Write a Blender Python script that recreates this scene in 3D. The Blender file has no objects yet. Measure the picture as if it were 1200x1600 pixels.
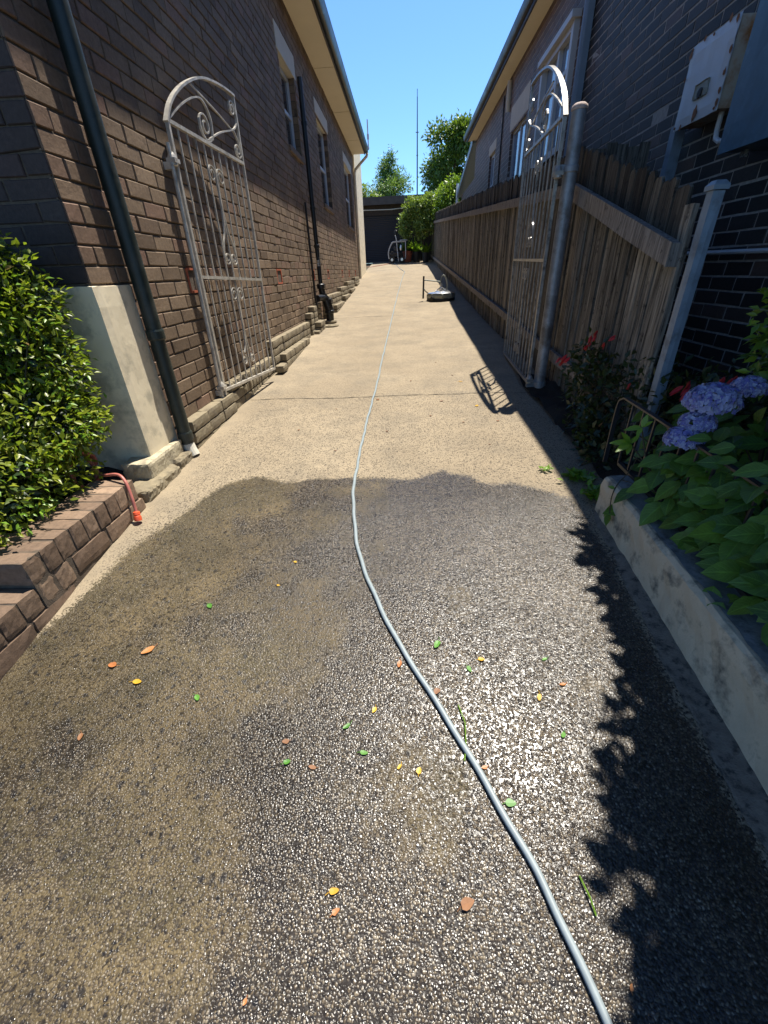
import bpy, math, random
import numpy as np
from mathutils import Vector, Matrix

S = bpy.context.scene
R = math.radians
random.seed(7)
rng = np.random.default_rng(7)

# ------------------------------------------------------------------ camera
cam_data = bpy.data.cameras.new("camera")
cam_data.sensor_fit = 'VERTICAL'
cam_data.sensor_height = 36.0
cam_data.sensor_width = 27.0
cam_data.lens = 643.0 / 1600.0 * 36.0
cam_data.clip_start = 0.02
cam_data.clip_end = 1000
cam = bpy.data.objects.new("camera", cam_data)
S.collection.objects.link(cam)
M = ((0.998, -0.012, -0.057), (0.043, -0.505, 0.862), (-0.039, -0.863, -0.504))
cx = Vector((M[0][0], M[1][0], M[2][0])).normalized()
cy = -Vector((M[0][1], M[1][1], M[2][1]))
cy = (cy - cx * cy.dot(cx)).normalized()
cz = cx.cross(cy)
cam.matrix_world = Matrix(((cx.x, cy.x, cz.x, 0), (cx.y, cy.y, cz.y, 0), (cx.z, cy.z, cz.z, 0), (0, 0, 0, 1)))
S.camera = cam

# ------------------------------------------------------------------ light
SUN = Vector((0.205, 0.29, 1.0)).normalized()
elev = math.asin(SUN.z)
W = bpy.data.worlds.new("World")
S.world = W
W.use_nodes = True
nt = W.node_tree
nt.nodes.clear()
sky = nt.nodes.new('ShaderNodeTexSky')
sky.sky_type = 'NISHITA'
sky.sun_disc = False
sky.sun_elevation = elev
sky.sun_rotation = math.atan2(SUN.x, SUN.y)
sky.altitude = 0
sky.air_density = 1.0
sky.dust_density = 0.3
sky.ozone_density = 2.5
bg = nt.nodes.new('ShaderNodeBackground')
bg.inputs['Strength'].default_value = 0.10
wo = nt.nodes.new('ShaderNodeOutputWorld')
tint = nt.nodes.new('ShaderNodeMix')
tint.data_type = 'RGBA'
tint.blend_type = 'MULTIPLY'
tint.inputs[0].default_value = 1.0
tint.inputs[7].default_value = (0.66, 0.93, 1.22, 1)
nt.links.new(sky.outputs[0], tint.inputs[6])
tc = nt.nodes.new('ShaderNodeTexCoord')
sx = nt.nodes.new('ShaderNodeSeparateXYZ')
nt.links.new(tc.outputs['Generated'], sx.inputs[0])
zr = nt.nodes.new('ShaderNodeValToRGB')
zr.color_ramp.elements[0].position = 0.36
zr.color_ramp.elements[0].color = (1, 1, 1, 1)
zr.color_ramp.elements[1].position = 0.72
zr.color_ramp.elements[1].color = (0.42, 0.46, 0.52, 1)
nt.links.new(sx.outputs[2], zr.inputs[0])
deep = nt.nodes.new('ShaderNodeMix')
deep.data_type = 'RGBA'
deep.blend_type = 'MULTIPLY'
deep.inputs[0].default_value = 1.0
nt.links.new(tint.outputs[2], deep.inputs[6])
nt.links.new(zr.outputs[0], deep.inputs[7])
nt.links.new(deep.outputs[2], bg.inputs[0])
nt.links.new(bg.outputs[0], wo.inputs[0])
sl = bpy.data.lights.new("sun", 'SUN')
sl.energy = 5.0
sl.angle = R(0.53)
sl.color = (1.0, 0.94, 0.84)
so = bpy.data.objects.new("sun", sl)
S.collection.objects.link(so)
so.rotation_euler = SUN.to_track_quat('Z', 'Y').to_euler()
so.location = (4, 6, 12)
S.view_settings.view_transform = 'Standard'
S.view_settings.look = 'None'
S.view_settings.exposure = 1.0
S.view_settings.gamma = 1.0
S.cycles.use_denoising = True
S.cycles.max_bounces = 6
S.cycles.diffuse_bounces = 4
S.cycles.transparent_max_bounces = 6
S.cycles.sample_clamp_indirect = 6

# ------------------------------------------------------------------ materials
def new_mat(name):
    m = bpy.data.materials.new(name)
    m.use_nodes = True
    t = m.node_tree
    b = t.nodes.get('Principled BSDF')
    return m, t, b

class NG:
    """small wrapper to write node graphs compactly"""
    def __init__(s, t): s.t = t
    def n(s, kind, **kw):
        nd = s.t.nodes.new(kind)
        for k, v in kw.items():
            if k in nd.inputs: nd.inputs[k].default_value = v
            else: setattr(nd, k, v)
        return nd
    def l(s, a, b): s.t.links.new(a, b)
    def coord(s, scale=(1, 1, 1), kind='Object'):
        c = s.n('ShaderNodeTexCoord')
        mp = s.n('ShaderNodeMapping')
        mp.inputs['Scale'].default_value = scale
        s.l(c.outputs[kind], mp.inputs[0])
        return mp.outputs[0]
    def world(s, scale=(1, 1, 1)):
        g = s.n('ShaderNodeNewGeometry')
        mp = s.n('ShaderNodeMapping')
        mp.inputs['Scale'].default_value = scale
        s.l(g.outputs['Position'], mp.inputs[0])
        return mp.outputs[0]
    def noise(s, vec, scale, detail=4, rough=0.55):
        nd = s.n('ShaderNodeTexNoise')
        nd.inputs['Scale'].default_value = scale
        nd.inputs['Detail'].default_value = detail
        nd.inputs['Roughness'].default_value = rough
        s.l(vec, nd.inputs['Vector'])
        return nd.outputs[0]
    def voro(s, vec, scale, feature='F1'):
        nd = s.n('ShaderNodeTexVoronoi')
        nd.feature = feature
        nd.inputs['Scale'].default_value = scale
        s.l(vec, nd.inputs['Vector'])
        return nd
    def ramp(s, val, stops, interp='LINEAR'):
        nd = s.n('ShaderNodeValToRGB')
        nd.color_ramp.interpolation = interp
        e = nd.color_ramp.elements
        while len(e) < len(stops): e.new(0.5)
        for el, (p, c) in zip(e, stops):
            el.position = p
            el.color = (c, c, c, 1) if not hasattr(c, '__len__') else (*c, 1)
        s.l(val, nd.inputs[0])
        return nd.outputs[0]
    def mix(s, fac, a, b, blend='MIX'):
        nd = s.n('ShaderNodeMix')
        nd.data_type = 'RGBA'
        nd.blend_type = blend
        for sock, v in ((nd.inputs[0], fac), (nd.inputs[6], a), (nd.inputs[7], b)):
            if hasattr(v, 'is_output'): s.l(v, sock)
            elif hasattr(v, '__len__'): sock.default_value = (*v, 1)
            else: sock.default_value = v
        return nd.outputs[2]
    def math(s, op, a, b=0.0, c=0.0, clamp=False):
        nd = s.n('ShaderNodeMath')
        nd.operation = op
        nd.use_clamp = clamp
        for i, v in enumerate((a, b, c)):
            if hasattr(v, 'is_output'): s.l(v, nd.inputs[i])
            else: nd.inputs[i].default_value = v
        return nd.outputs[0]
    def attr(s, name, out='Fac'):
        nd = s.n('ShaderNodeAttribute')
        nd.attribute_name = name
        return nd.outputs[out]
    def bump(s, h, strength, dist, prev=None):
        nd = s.n('ShaderNodeBump')
        nd.inputs['Strength'].default_value = strength
        nd.inputs['Distance'].default_value = dist
        s.l(h, nd.inputs['Height'])
        if prev is not None: s.l(prev, nd.inputs['Normal'])
        return nd.outputs[0]

def simple(name, col, rough=0.6, metal=0.0, var=0.15, scale=8, bump=0.15, dirt=None, dirt_scale=3, spec=0.5, bdist=0.004, k=0.55):
    m, t, b = new_mat(name)
    g = NG(t)
    p = g.world()
    f = g.noise(p, scale, 6)
    col = tuple(c * k for c in col)
    if dirt: dirt = tuple(c * k for c in dirt)
    c0 = tuple(max(0, c * (1 - var)) for c in col)
    c1 = tuple(min(1, c * (1 + var)) for c in col)
    colr = g.mix(g.ramp(f, [(0.3, 0.0), (0.7, 1.0)]), c0, c1)
    if dirt:
        d = g.ramp(g.noise(p, dirt_scale, 8, 0.65), [(0.5, 0.0), (0.66, 1.0)])
        colr = g.mix(d, colr, dirt)
    g.l(colr, b.inputs['Base Color'])
    b.inputs['Metallic'].default_value = metal
    rr = g.math('MULTIPLY_ADD', f, 0.3, rough - 0.15, True)
    g.l(rr, b.inputs['Roughness'])
    b.inputs['Specular IOR Level'].default_value = spec
    if bump:
        g.l(g.bump(g.noise(p, scale * 6, 5), bump, bdist), b.inputs['Normal'])
    return m

def brick_mat(name, lo, hi, odd, bump=0.5, spec=0.3, rough=0.75):
    """bricks carry a per-brick value 0..1 in 'tint' (random) and 'zone'"""
    m, t, b = new_mat(name)
    g = NG(t)
    p = g.world()
    ti = g.attr('tint')
    zo = g.attr('zone')
    c = g.mix(ti, lo, hi)
    c = g.mix(g.ramp(ti, [(0.9, 0), (0.94, 0.6)]), c, odd)
    soot = g.ramp(g.noise(p, 2.2, 8, 0.7), [(0.52, 0), (0.75, 0.55)])
    c = g.mix(zo, c, odd)
    c = g.mix(soot, c, tuple(x * 0.55 for x in lo))
    big = g.ramp(g.noise(p, 1.3, 5), [(0.3, 0.75), (0.7, 1.15)])
    c = g.mix(1.0, c, big, 'MULTIPLY')
    fine = g.ramp(g.noise(p, 45, 6, 0.7), [(0.3, 0.72), (0.7, 1.2)])
    c = g.mix(1.0, c, fine, 'MULTIPLY')
    pit = g.ramp(g.voro(p, 130).outputs['Distance'], [(0.12, 0.55), (0.3, 1.0)])
    c = g.mix(0.5, c, pit, 'MULTIPLY')
    g.l(c, b.inputs['Base Color'])
    b.inputs['Roughness'].default_value = rough
    b.inputs['Specular IOR Level'].default_value = spec
    n1 = g.bump(g.noise(p, 70, 6, 0.7), bump, 0.004)
    n2 = g.bump(g.noise(p, 12, 3), bump * 0.6, 0.006, n1)
    g.l(n2, b.inputs['Normal'])
    return m

def leaf_mat(name, dark, light, rough=0.38, trans=0.35, tip=None, veins=False):
    m, t, b = new_mat(name)
    g = NG(t)
    ti = g.attr('tint')
    c = g.mix(ti, dark, light)
    if tip: c = g.mix(g.ramp(ti, [(0.93, 0), (0.97, 1)]), c, tip)
    if veins:
        mid, along = g.attr('mid'), g.attr('along')
        rib = g.ramp(mid, [(0.86, 0), (0.97, 1)])
        ph = g.math('FRACT', g.math('MULTIPLY_ADD', mid, 2.4, g.math('MULTIPLY', along, 8.0)))
        side = g.math('MULTIPLY', g.ramp(ph, [(0.0, 1), (0.16, 0), (0.84, 0), (1.0, 1)]), 0.6)
        vn_ = g.math('MAXIMUM', rib, side)
        c = g.mix(g.math('MULTIPLY', vn_, 0.42), c, tuple(min(1, x * 1.7) for x in light))
        pw = g.world()
        c = g.mix(1.0, c, g.ramp(g.noise(pw, 40, 4), [(0.3, 0.75), (0.7, 1.15)]), 'MULTIPLY')
        c = g.mix(g.ramp(g.noise(pw, 23, 5, 0.7), [(0.66, 0), (0.74, 0.7)]), c, (0.11, 0.075, 0.03))
        g.l(g.bump(g.math('SUBTRACT', 1.0, vn_), 0.5, 0.002), b.inputs['Normal'])
    g.l(c, b.inputs['Base Color'])
    b.inputs['Roughness'].default_value = rough
    b.inputs['Specular IOR Level'].default_value = 0.5
    tr = g.n('ShaderNodeBsdfTranslucent')
    tc = g.mix(1.0, c, (1.0, 1.15, 0.45), 'MULTIPLY')
    tc2 = g.mix(0.35, tc, (0.3, 0.4, 0.03))
    g.l(tc2, tr.inputs['Color'])
    ms = g.n('ShaderNodeMixShader')
    ms.inputs[0].default_value = trans
    g.l(b.outputs[0], ms.inputs[1])
    g.l(tr.outputs[0], ms.inputs[2])
    out = [n for n in t.nodes if n.type == 'OUTPUT_MATERIAL'][0]
    g.l(ms.outputs[0], out.inputs[0])
    return m

def concrete_mat():
    m, t, b = new_mat("driveway_concrete")
    g = NG(t)
    p = g.world()
    wet_a = g.attr('wet')
    expo = g.attr('expo')
    wob = g.noise(p, 9, 6, 0.65)
    # stones
    wp = g.n('ShaderNodeVectorMath')
    wp.operation = 'MULTIPLY_ADD'
    wn = g.n('ShaderNodeTexNoise')
    wn.inputs['Scale'].default_value = 95
    wn.inputs['Detail'].default_value = 3
    g.l(p, wn.inputs['Vector'])
    g.l(wn.outputs['Color'], wp.inputs[0])
    wp.inputs[1].default_value = (0.009, 0.009, 0.009)
    g.l(p, wp.inputs[2])
    wpo = wp.outputs[0]
    v = g.voro(wpo, 165)
    vd, vc = v.outputs['Distance'], v.outputs['Color']
    sep = g.n('ShaderNodeSeparateColor')
    g.l(vc, sep.inputs[0])
    rnd, rnd2 = sep.outputs[0], sep.outputs[1]
    v2 = g.voro(wpo, 68)
    sep2 = g.n('ShaderNodeSeparateColor')
    g.l(v2.outputs['Color'], sep2.inputs[0])
    # dry sandy matrix
    n_big = g.noise(p, 1.1, 6, 0.6)
    n_mid = g.noise(p, 6, 6, 0.6)
    n_fine = g.noise(p, 160, 3, 0.6)
    tan = g.mix(g.ramp(n_big, [(0.3, 0), (0.7, 1)]), (0.228, 0.181, 0.119), (0.305, 0.247, 0.165))
    tan = g.mix(g.ramp(n_mid, [(0.45, 0), (0.75, 0.5)]), tan, (0.19, 0.153, 0.104))
    tan = g.mix(1.0, tan, g.ramp(n_fine, [(0.25, 0.74), (0.75, 1.2)]), 'MULTIPLY')
    # eroded dark holes and dark stones showing through the dry surface
    holes = g.math('MULTIPLY', g.ramp(sep2.outputs[0], [(0.66, 0), (0.70, 1)]), g.ramp(v2.outputs['Distance'], [(0.22, 1), (0.45, 0)]))
    specks = g.math('MULTIPLY', g.ramp(rnd, [(0.66, 0), (0.74, 1)]), g.ramp(vd, [(0.35, 1), (0.6, 0)]))
    hs = g.math('MAXIMUM', holes, specks)
    hs = g.math('MULTIPLY', hs, expo)
    blot = g.ramp(g.noise(p, 2.6, 7, 0.7), [(0.46, 0), (0.7, 0.6)])
    tan = g.mix(blot, tan, (0.15, 0.127, 0.093))
    dry = g.mix(g.math('MULTIPLY', hs, 0.92), tan, (0.04, 0.032, 0.027))
    # wet exposed aggregate
    stone = g.ramp(rnd2, [(0.0, (0.015, 0.013, 0.011)), (0.3, (0.036, 0.030, 0.024)), (0.55, (0.078, 0.060, 0.040)),
                          (0.78, (0.105, 0.078, 0.046)), (0.93, (0.16, 0.128, 0.082)), (1.0, (0.24, 0.205, 0.155))])
    wetc = g.mix(g.ramp(vd, [(0.35, 0), (0.62, 1)]), stone, (0.024, 0.019, 0.014))
    # sandy silt still lying over the wet stones on the left
    sepP = g.n('ShaderNodeSeparateXYZ')
    g.l(p, sepP.inputs[0])
    side = g.math('MULTIPLY_ADD', sepP.outputs[0], -0.24, -0.05)
    silt = g.math('ADD', g.math('MULTIPLY_ADD', g.noise(p, 2.3, 7, 0.68), 1.7, -0.35), side)
    silt = g.ramp(silt, [(0.49, 0), (0.68, 0.85)])
    siltc = g.mix(g.ramp(g.noise(p, 3.1, 4), [(0.4, 0), (0.62, 1)]), (0.145, 0.106, 0.050), (0.066, 0.051, 0.021))
    siltm = g.math('MULTIPLY', silt, g.ramp(hs, [(0.0, 1), (1.0, 0.1)]))
    siltm = g.math('MULTIPLY', siltm, g.ramp(rnd, [(0.2, 0.15), (0.55, 1)]))
    wetc = g.mix(siltm, wetc, siltc)
    pits = g.math('MULTIPLY', holes, g.ramp(g.noise(p, 4.0, 4), [(0.45, 0.15), (0.6, 1)]))
    wetc = g.mix(g.math('MULTIPLY', pits, 0.8), wetc, (0.012, 0.011, 0.01))
    v3 = g.voro(wpo, 36)
    sep3 = g.n('ShaderNodeSeparateColor')
    g.l(v3.outputs['Color'], sep3.inputs[0])
    big = g.math('MULTIPLY', g.ramp(sep3.outputs[0], [(0.84, 0), (0.87, 1)]), g.ramp(v3.outputs['Distance'], [(0.2, 1), (0.42, 0)]))
    wetc = g.mix(g.math('MULTIPLY', big, 0.85), wetc, (0.014, 0.013, 0.013))
    damp = g.ramp(g.noise(p, 1.7, 6, 0.65), [(0.38, 0.62), (0.6, 1.08)])
    wetc = g.mix(1.0, wetc, damp, 'MULTIPLY')
    edge = g.math('ADD', wet_a, g.math('MULTIPLY_ADD', wob, 0.55, -0.275))
    edge = g.math('ADD', edge, g.math('MULTIPLY_ADD', rnd, 0.5, -0.25))
    wet = g.ramp(edge, [(0.38, 0), (0.62, 1)])
    col = g.mix(wet, dry, wetc)
    g.l(col, b.inputs['Base Color'])
    rw = g.math('MULTIPLY_ADD', siltm, 0.3, g.math('MULTIPLY_ADD', rnd2, 0.22, 0.2))
    rough = g.n('ShaderNodeMix')
    rough.data_type = 'FLOAT'
    g.l(wet, rough.inputs[0])
    rough.inputs[2].default_value = 0.92
    g.l(rw, rough.inputs[3])
    g.l(rough.outputs[0], b.inputs['Roughness'])
    g.l(g.math('MULTIPLY_ADD', wet, -0.12, 0.45), b.inputs['Specular IOR Level'])
    # relief
    dome = g.ramp(vd, [(0.0, 1), (0.75, 0.0)])
    hh = g.math('MULTIPLY', dome, g.math('MULTIPLY_ADD', rnd, 0.8, 0.4))
    hdry = g.math('MULTIPLY_ADD', hs, -1.0, g.math('MULTIPLY', n_fine, 0.5))
    hmix = g.n('ShaderNodeMix')
    hmix.data_type = 'FLOAT'
    g.l(wet, hmix.inputs[0])
    g.l(hdry, hmix.inputs[2])
    g.l(hh, hmix.inputs[3])
    cn = g.bump(hmix.outputs[0], 0.42, 0.0035)
    g.l(cn, b.inputs['Coat Normal'])
    g.l(g.math('MULTIPLY', wet, g.math('MULTIPLY_ADD', siltm, -0.4, 0.48)), b.inputs['Coat Weight'])
    b.inputs['Coat Roughness'].default_value = 0.21
    b.inputs['Coat IOR'].default_value = 1.33
    b1 = g.bump(hmix.outputs[0], 0.68, 0.0035)
    b2 = g.bump(g.noise(p, 14, 4), 0.25, 0.01, b1)
    g.l(b2, b.inputs['Normal'])
    return m

def wood_mat(name, a, c, dark):
    m, t, b = new_mat(name)
    g = NG(t)
    ti = g.attr('tint')
    p = g.world((18, 18, 0.9))
    sepP = g.n('ShaderNodeCombineXYZ')
    # shift the grain from board to board
    add = g.n('ShaderNodeVectorMath')
    add.operation = 'ADD'
    g.l(p, add.inputs[0])
    g.l(g.math('MULTIPLY', ti, 57.0), sepP.inputs[2])
    g.l(sepP.outputs[0], add.inputs[1])
    gr = g.noise(add.outputs[0], 3.2, 8, 0.65)
    col = g.mix(g.ramp(gr, [(0.36, 0), (0.64, 1)]), a, c)
    col = g.mix(1.0, col, g.ramp(ti, [(0, 0.55), (1, 1.3)]), 'MULTIPLY')
    pw = g.world()
    lich = g.ramp(g.noise(pw, 16, 8, 0.7), [(0.56, 0), (0.66, 1)])
    col = g.mix(g.math('MULTIPLY', lich, 0.75), col, dark)
    pale = g.ramp(g.noise(pw, 30, 6, 0.7), [(0.62, 0), (0.7, 0.6)])
    col = g.mix(pale, col, (0.17, 0.16, 0.15))
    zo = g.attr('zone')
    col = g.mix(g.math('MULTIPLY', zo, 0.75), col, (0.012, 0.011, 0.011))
    g.l(col, b.inputs['Base Color'])
    b.inputs['Roughness'].default_value = 0.9
    b.inputs['Specular IOR Level'].default_value = 0.15
    g.l(g.bump(gr, 0.7, 0.006), b.inputs['Normal'])
    return m

def glass_mat(name, col):
    m, t, b = new_mat(name)
    b.inputs['Base Color'].default_value = (*col, 1)
    b.inputs['Roughness'].default_value = 0.06
    b.inputs['Specular IOR Level'].default_value = 0.8
    g = NG(t)
    g.l(g.bump(g.noise(g.world(), 2.0, 2), 0.05, 0.01), b.inputs['Normal'])
    return m

MAT = dict(
    concrete=concrete_mat(),
    strip=simple("cement_strip", (0.27, 0.23, 0.18), 0.9, var=0.3, scale=26, bump=0.9, dirt=(0.05, 0.045, 0.04), dirt_scale=34),
    soil=simple("soil", (0.035, 0.026, 0.018), 0.95, var=0.5, scale=20, bump=1.0, bdist=0.02),
    joint=simple("joint_dirt", (0.15, 0.125, 0.09), 0.95, var=0.5, scale=30, bump=0.5),
    ground=simple("earth", (0.11, 0.10, 0.055), 0.95, var=0.4, scale=4, bump=0.6),
    brick=brick_mat("brown_brick", (0.135, 0.094, 0.061), (0.240, 0.172, 0.112), (0.190, 0.108, 0.078)),
    shade_brick=brick_mat("front_shade_brick", (0.036, 0.028, 0.026), (0.060, 0.047, 0.043), (0.075, 0.045, 0.04)),  # house bricks darkened: the front wall's shade is put into the colour
    mortar=simple("old_mortar", (0.16, 0.12, 0.085), 0.95, var=0.35, scale=30, bump=0.8),
    dbrick=brick_mat("dark_brick", (0.026, 0.023, 0.022), (0.054, 0.046, 0.043), (0.155, 0.097, 0.076), 0.35, 0.4, 0.6),
    lmortar=simple("pale_mortar", (0.34, 0.31, 0.28), 0.95, var=0.25, scale=30, bump=0.6, k=1.00),
    cream=simple("cream_render", (0.80, 0.70, 0.50), 0.85, var=0.07, scale=5, bump=0.45, dirt=(0.50, 0.45, 0.33), dirt_scale=7, bdist=0.003, k=0.85),
    oldcream=simple("worn_cream_paint", (0.55, 0.48, 0.33), 0.9, var=0.2, scale=14, bump=0.9, dirt=(0.30, 0.25, 0.17), dirt_scale=16, k=0.75),
    soffit=simple("soffit_paint", (0.74, 0.66, 0.50), 0.8, var=0.04, scale=2, bump=0.05, k=1.00),
    lintel=simple("lintel_render", (0.62, 0.58, 0.48), 0.85, var=0.08, scale=6, bump=0.2, k=0.85),
    fascia=simple("brown_fascia", (0.07, 0.05, 0.042), 0.6, var=0.2, scale=6, bump=0.1),
    gutter=simple("green_gutter", (0.022, 0.036, 0.036), 0.4, var=0.15, scale=4, bump=0.05),
    gutter2=simple("grey_gutter", (0.04, 0.04, 0.046), 0.45, var=0.15, scale=4, bump=0.05),
    greenpipe=simple("green_pipe_paint", (0.018, 0.032, 0.026), 0.5, var=0.2, scale=9, bump=0.08, dirt=(0.05, 0.06, 0.05), dirt_scale=9),
    blackpipe=simple("black_pipe_paint", (0.014, 0.015, 0.017), 0.42, var=0.2, scale=9, bump=0.1),
    bluepipe=simple("bluegrey_pipe", (0.19, 0.25, 0.33), 0.45, var=0.1, scale=6, bump=0.05, k=0.75),
    whitepipe=simple("white_pvc", (0.72, 0.73, 0.74), 0.4, var=0.06, scale=6, bump=0.03, k=0.80),
    white=simple("white_paint", (0.75, 0.76, 0.78), 0.5, var=0.06, scale=6, bump=0.05, k=0.55),
    frame=simple("window_frame_paint", (0.55, 0.60, 0.66), 0.5, var=0.06, scale=6, bump=0.05, k=0.85),
    terracotta=simple("terracotta", (0.40, 0.10, 0.045), 0.8, var=0.2, scale=20, bump=0.3, k=1.00),
    tvent=simple("terracotta_grille", (0.30, 0.075, 0.035), 0.85, var=0.25, scale=30, bump=0.4),
    roof=simple("roof_tile", (0.16, 0.07, 0.05), 0.8, var=0.2, scale=9, bump=0.3),
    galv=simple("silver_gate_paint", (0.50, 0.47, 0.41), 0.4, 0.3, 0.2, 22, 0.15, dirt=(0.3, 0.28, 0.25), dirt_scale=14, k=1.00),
    galv_shade=simple("gate_paint_shade", (0.27, 0.26, 0.245), 0.36, 0.3, 0.22, 22, 0.15, dirt=(0.09, 0.085, 0.08), dirt_scale=14, k=1.00),  # gate paint darkened, the right gate's shade painted into its colour
    post=simple("galvanised_post", (0.30, 0.32, 0.35), 0.48, 0.4, 0.25, 16, 0.25, dirt=(0.14, 0.13, 0.125), dirt_scale=5, k=0.75),
    capmat=simple("pale_rusty_cap", (0.50, 0.40, 0.35), 0.8, 0.0, 0.2, 22, 0.3, dirt=(0.30, 0.17, 0.11), dirt_scale=30, k=0.8),
    rust=simple("rust", (0.42, 0.19, 0.09), 0.85, 0.1, 0.4, 22, 0.5),
    bluepost=simple("blue_grey_paint", (0.25, 0.33, 0.42), 0.5, 0.1, 0.1, 8, 0.1, dirt=(0.17, 0.21, 0.26), dirt_scale=12, k=0.75),
    wood=wood_mat("weathered_paling", (0.038, 0.034, 0.030), (0.265, 0.238, 0.198), (0.012, 0.011, 0.011)),
    woodrail=wood_mat("weathered_rail", (0.09, 0.08, 0.072), (0.27, 0.24, 0.21), (0.025, 0.024, 0.024)),
    hose=simple("grey_hose", (0.27, 0.32, 0.335), 0.5, var=0.1, scale=40, bump=0.05, k=0.80),
    redhose=simple("red_brown_hose", (0.40, 0.13, 0.10), 0.45, var=0.15, scale=30, bump=0.05, k=1.00),
    orange=simple("orange_plastic", (0.72, 0.10, 0.035), 0.4, var=0.1, scale=30, bump=0.05, k=1.00),
    edging=brick_mat("edging_paver", (0.15, 0.100, 0.068), (0.31, 0.215, 0.145), (0.32, 0.16, 0.085), 0.4),
    stone=simple("sandstone", (0.40, 0.33, 0.21), 0.9, var=0.25, scale=18, bump=0.8, dirt=(0.2, 0.16, 0.11), dirt_scale=9),
    kerb=simple("painted_kerb", (0.74, 0.61, 0.43), 0.85, var=0.12, scale=9, bump=0.6, dirt=(0.20, 0.18, 0.14), dirt_scale=9, k=0.75),
    kerbtop=simple("kerb_top", (0.36, 0.38, 0.38), 0.9, var=0.25, scale=16, bump=0.7, dirt=(0.15, 0.15, 0.14), dirt_scale=12),
    garage=simple("charcoal_roller", (0.028, 0.028, 0.036), 0.55, var=0.1, scale=3, bump=0.02),
    darkwood=simple("dark_timber", (0.07, 0.052, 0.042), 0.8, var=0.3, scale=8, bump=0.4),
    gfascia=simple("faded_fascia", (0.115, 0.098, 0.085), 0.8, var=0.3, scale=5, bump=0.3),
    bark=simple("bark", (0.10, 0.075, 0.05), 0.9, var=0.35, scale=14, bump=0.9),
    twig=simple("green_twig", (0.09, 0.075, 0.035), 0.8, var=0.3, scale=14, bump=0.3),
    steel=simple("bright_steel", (0.62, 0.63, 0.64), 0.28, 0.9, 0.1, 10, 0.05, k=1.00),
    dullsteel=simple("dull_steel", (0.42, 0.44, 0.37), 0.45, 0.3, 0.2, 14, 0.1),
    black=simple("black_rubber", (0.012, 0.012, 0.013), 0.6, var=0.2, scale=12, bump=0.1),
    engine=simple("dark_engine", (0.04, 0.035, 0.035), 0.5, 0.3, 0.3, 16, 0.1),
    meter=simple("rusty_white_enamel", (0.60, 0.66, 0.74), 0.45, 0.0, 0.04, 4, 0.05, dirt=(0.55, 0.60, 0.66), dirt_scale=3, k=0.80),
    meterside=simple("rust_stained_enamel", (0.50, 0.45, 0.36), 0.7, 0.0, 0.1, 8, 0.2, dirt=(0.34, 0.14, 0.04), dirt_scale=4, k=1.00),
    cabinet=simple("dark_blue_enamel", (0.055, 0.115, 0.18), 0.5, 0.0, 0.2, 9, 0.08, dirt=(0.075, 0.15, 0.225), dirt_scale=10, k=1.05),
    glassy=glass_mat("dark_glass", (0.03, 0.04, 0.05)),
    glassb=glass_mat("blue_glass", (0.16, 0.22, 0.30)),
    l_bush=leaf_mat("bush_leaf", (0.035, 0.08, 0.012), (0.36, 0.40, 0.034), 0.38, 0.45, (0.2, 0.12, 0.05)),
    l_hydv=leaf_mat("hydrangea_veined_leaf", (0.022, 0.075, 0.012), (0.135, 0.255, 0.032), 0.42, 0.3, None, True),
    l_hyd=leaf_mat("hydrangea_leaf", (0.022, 0.075, 0.012), (0.125, 0.25, 0.028), 0.42, 0.32),
    l_lime=leaf_mat("lime_leaf", (0.10, 0.22, 0.02), (0.20, 0.34, 0.03), 0.4, 0.35),
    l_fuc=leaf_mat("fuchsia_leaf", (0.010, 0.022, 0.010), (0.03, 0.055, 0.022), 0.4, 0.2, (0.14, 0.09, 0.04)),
    l_treeA=leaf_mat("far_tree_leaf", (0.07, 0.15, 0.05), (0.17, 0.28, 0.09), 0.5, 0.35),
    l_treeB=leaf_mat("dark_tree_leaf", (0.035, 0.09, 0.02), (0.15, 0.24, 0.035), 0.4, 0.3),
    l_shrub=leaf_mat("light_shrub_leaf", (0.08, 0.14, 0.035), (0.28, 0.36, 0.09), 0.4, 0.35, (0.34, 0.22, 0.12)),
    l_shrub2=leaf_mat("lime_shrub_leaf", (0.07, 0.15, 0.015), (0.21, 0.32, 0.03), 0.4, 0.35),
    petal=leaf_mat("blue_petal", (0.14, 0.125, 0.47), (0.46, 0.48, 0.68), 0.6, 0.25),
    red=leaf_mat("red_petal", (0.45, 0.015, 0.03), (0.70, 0.05, 0.06), 0.5, 0.25),
    leaf_y=leaf_mat("yellow_fallen_leaf", (0.46, 0.24, 0.015), (0.58, 0.35, 0.03), 0.5, 0.1),
    leaf_o=leaf_mat("orange_fallen_leaf", (0.36, 0.125, 0.04), (0.46, 0.19, 0.06), 0.5, 0.1),
    leaf_g=leaf_mat("green_fallen_leaf", (0.05, 0.17, 0.018), (0.09, 0.24, 0.03), 0.5, 0.1),
    leaf_b=leaf_mat("brown_fallen_leaf", (0.16, 0.07, 0.03), (0.22, 0.10, 0.04), 0.6, 0.05),
)

# ------------------------------------------------------------------ mesh helpers
COL = S.collection
ORG = {}

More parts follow.
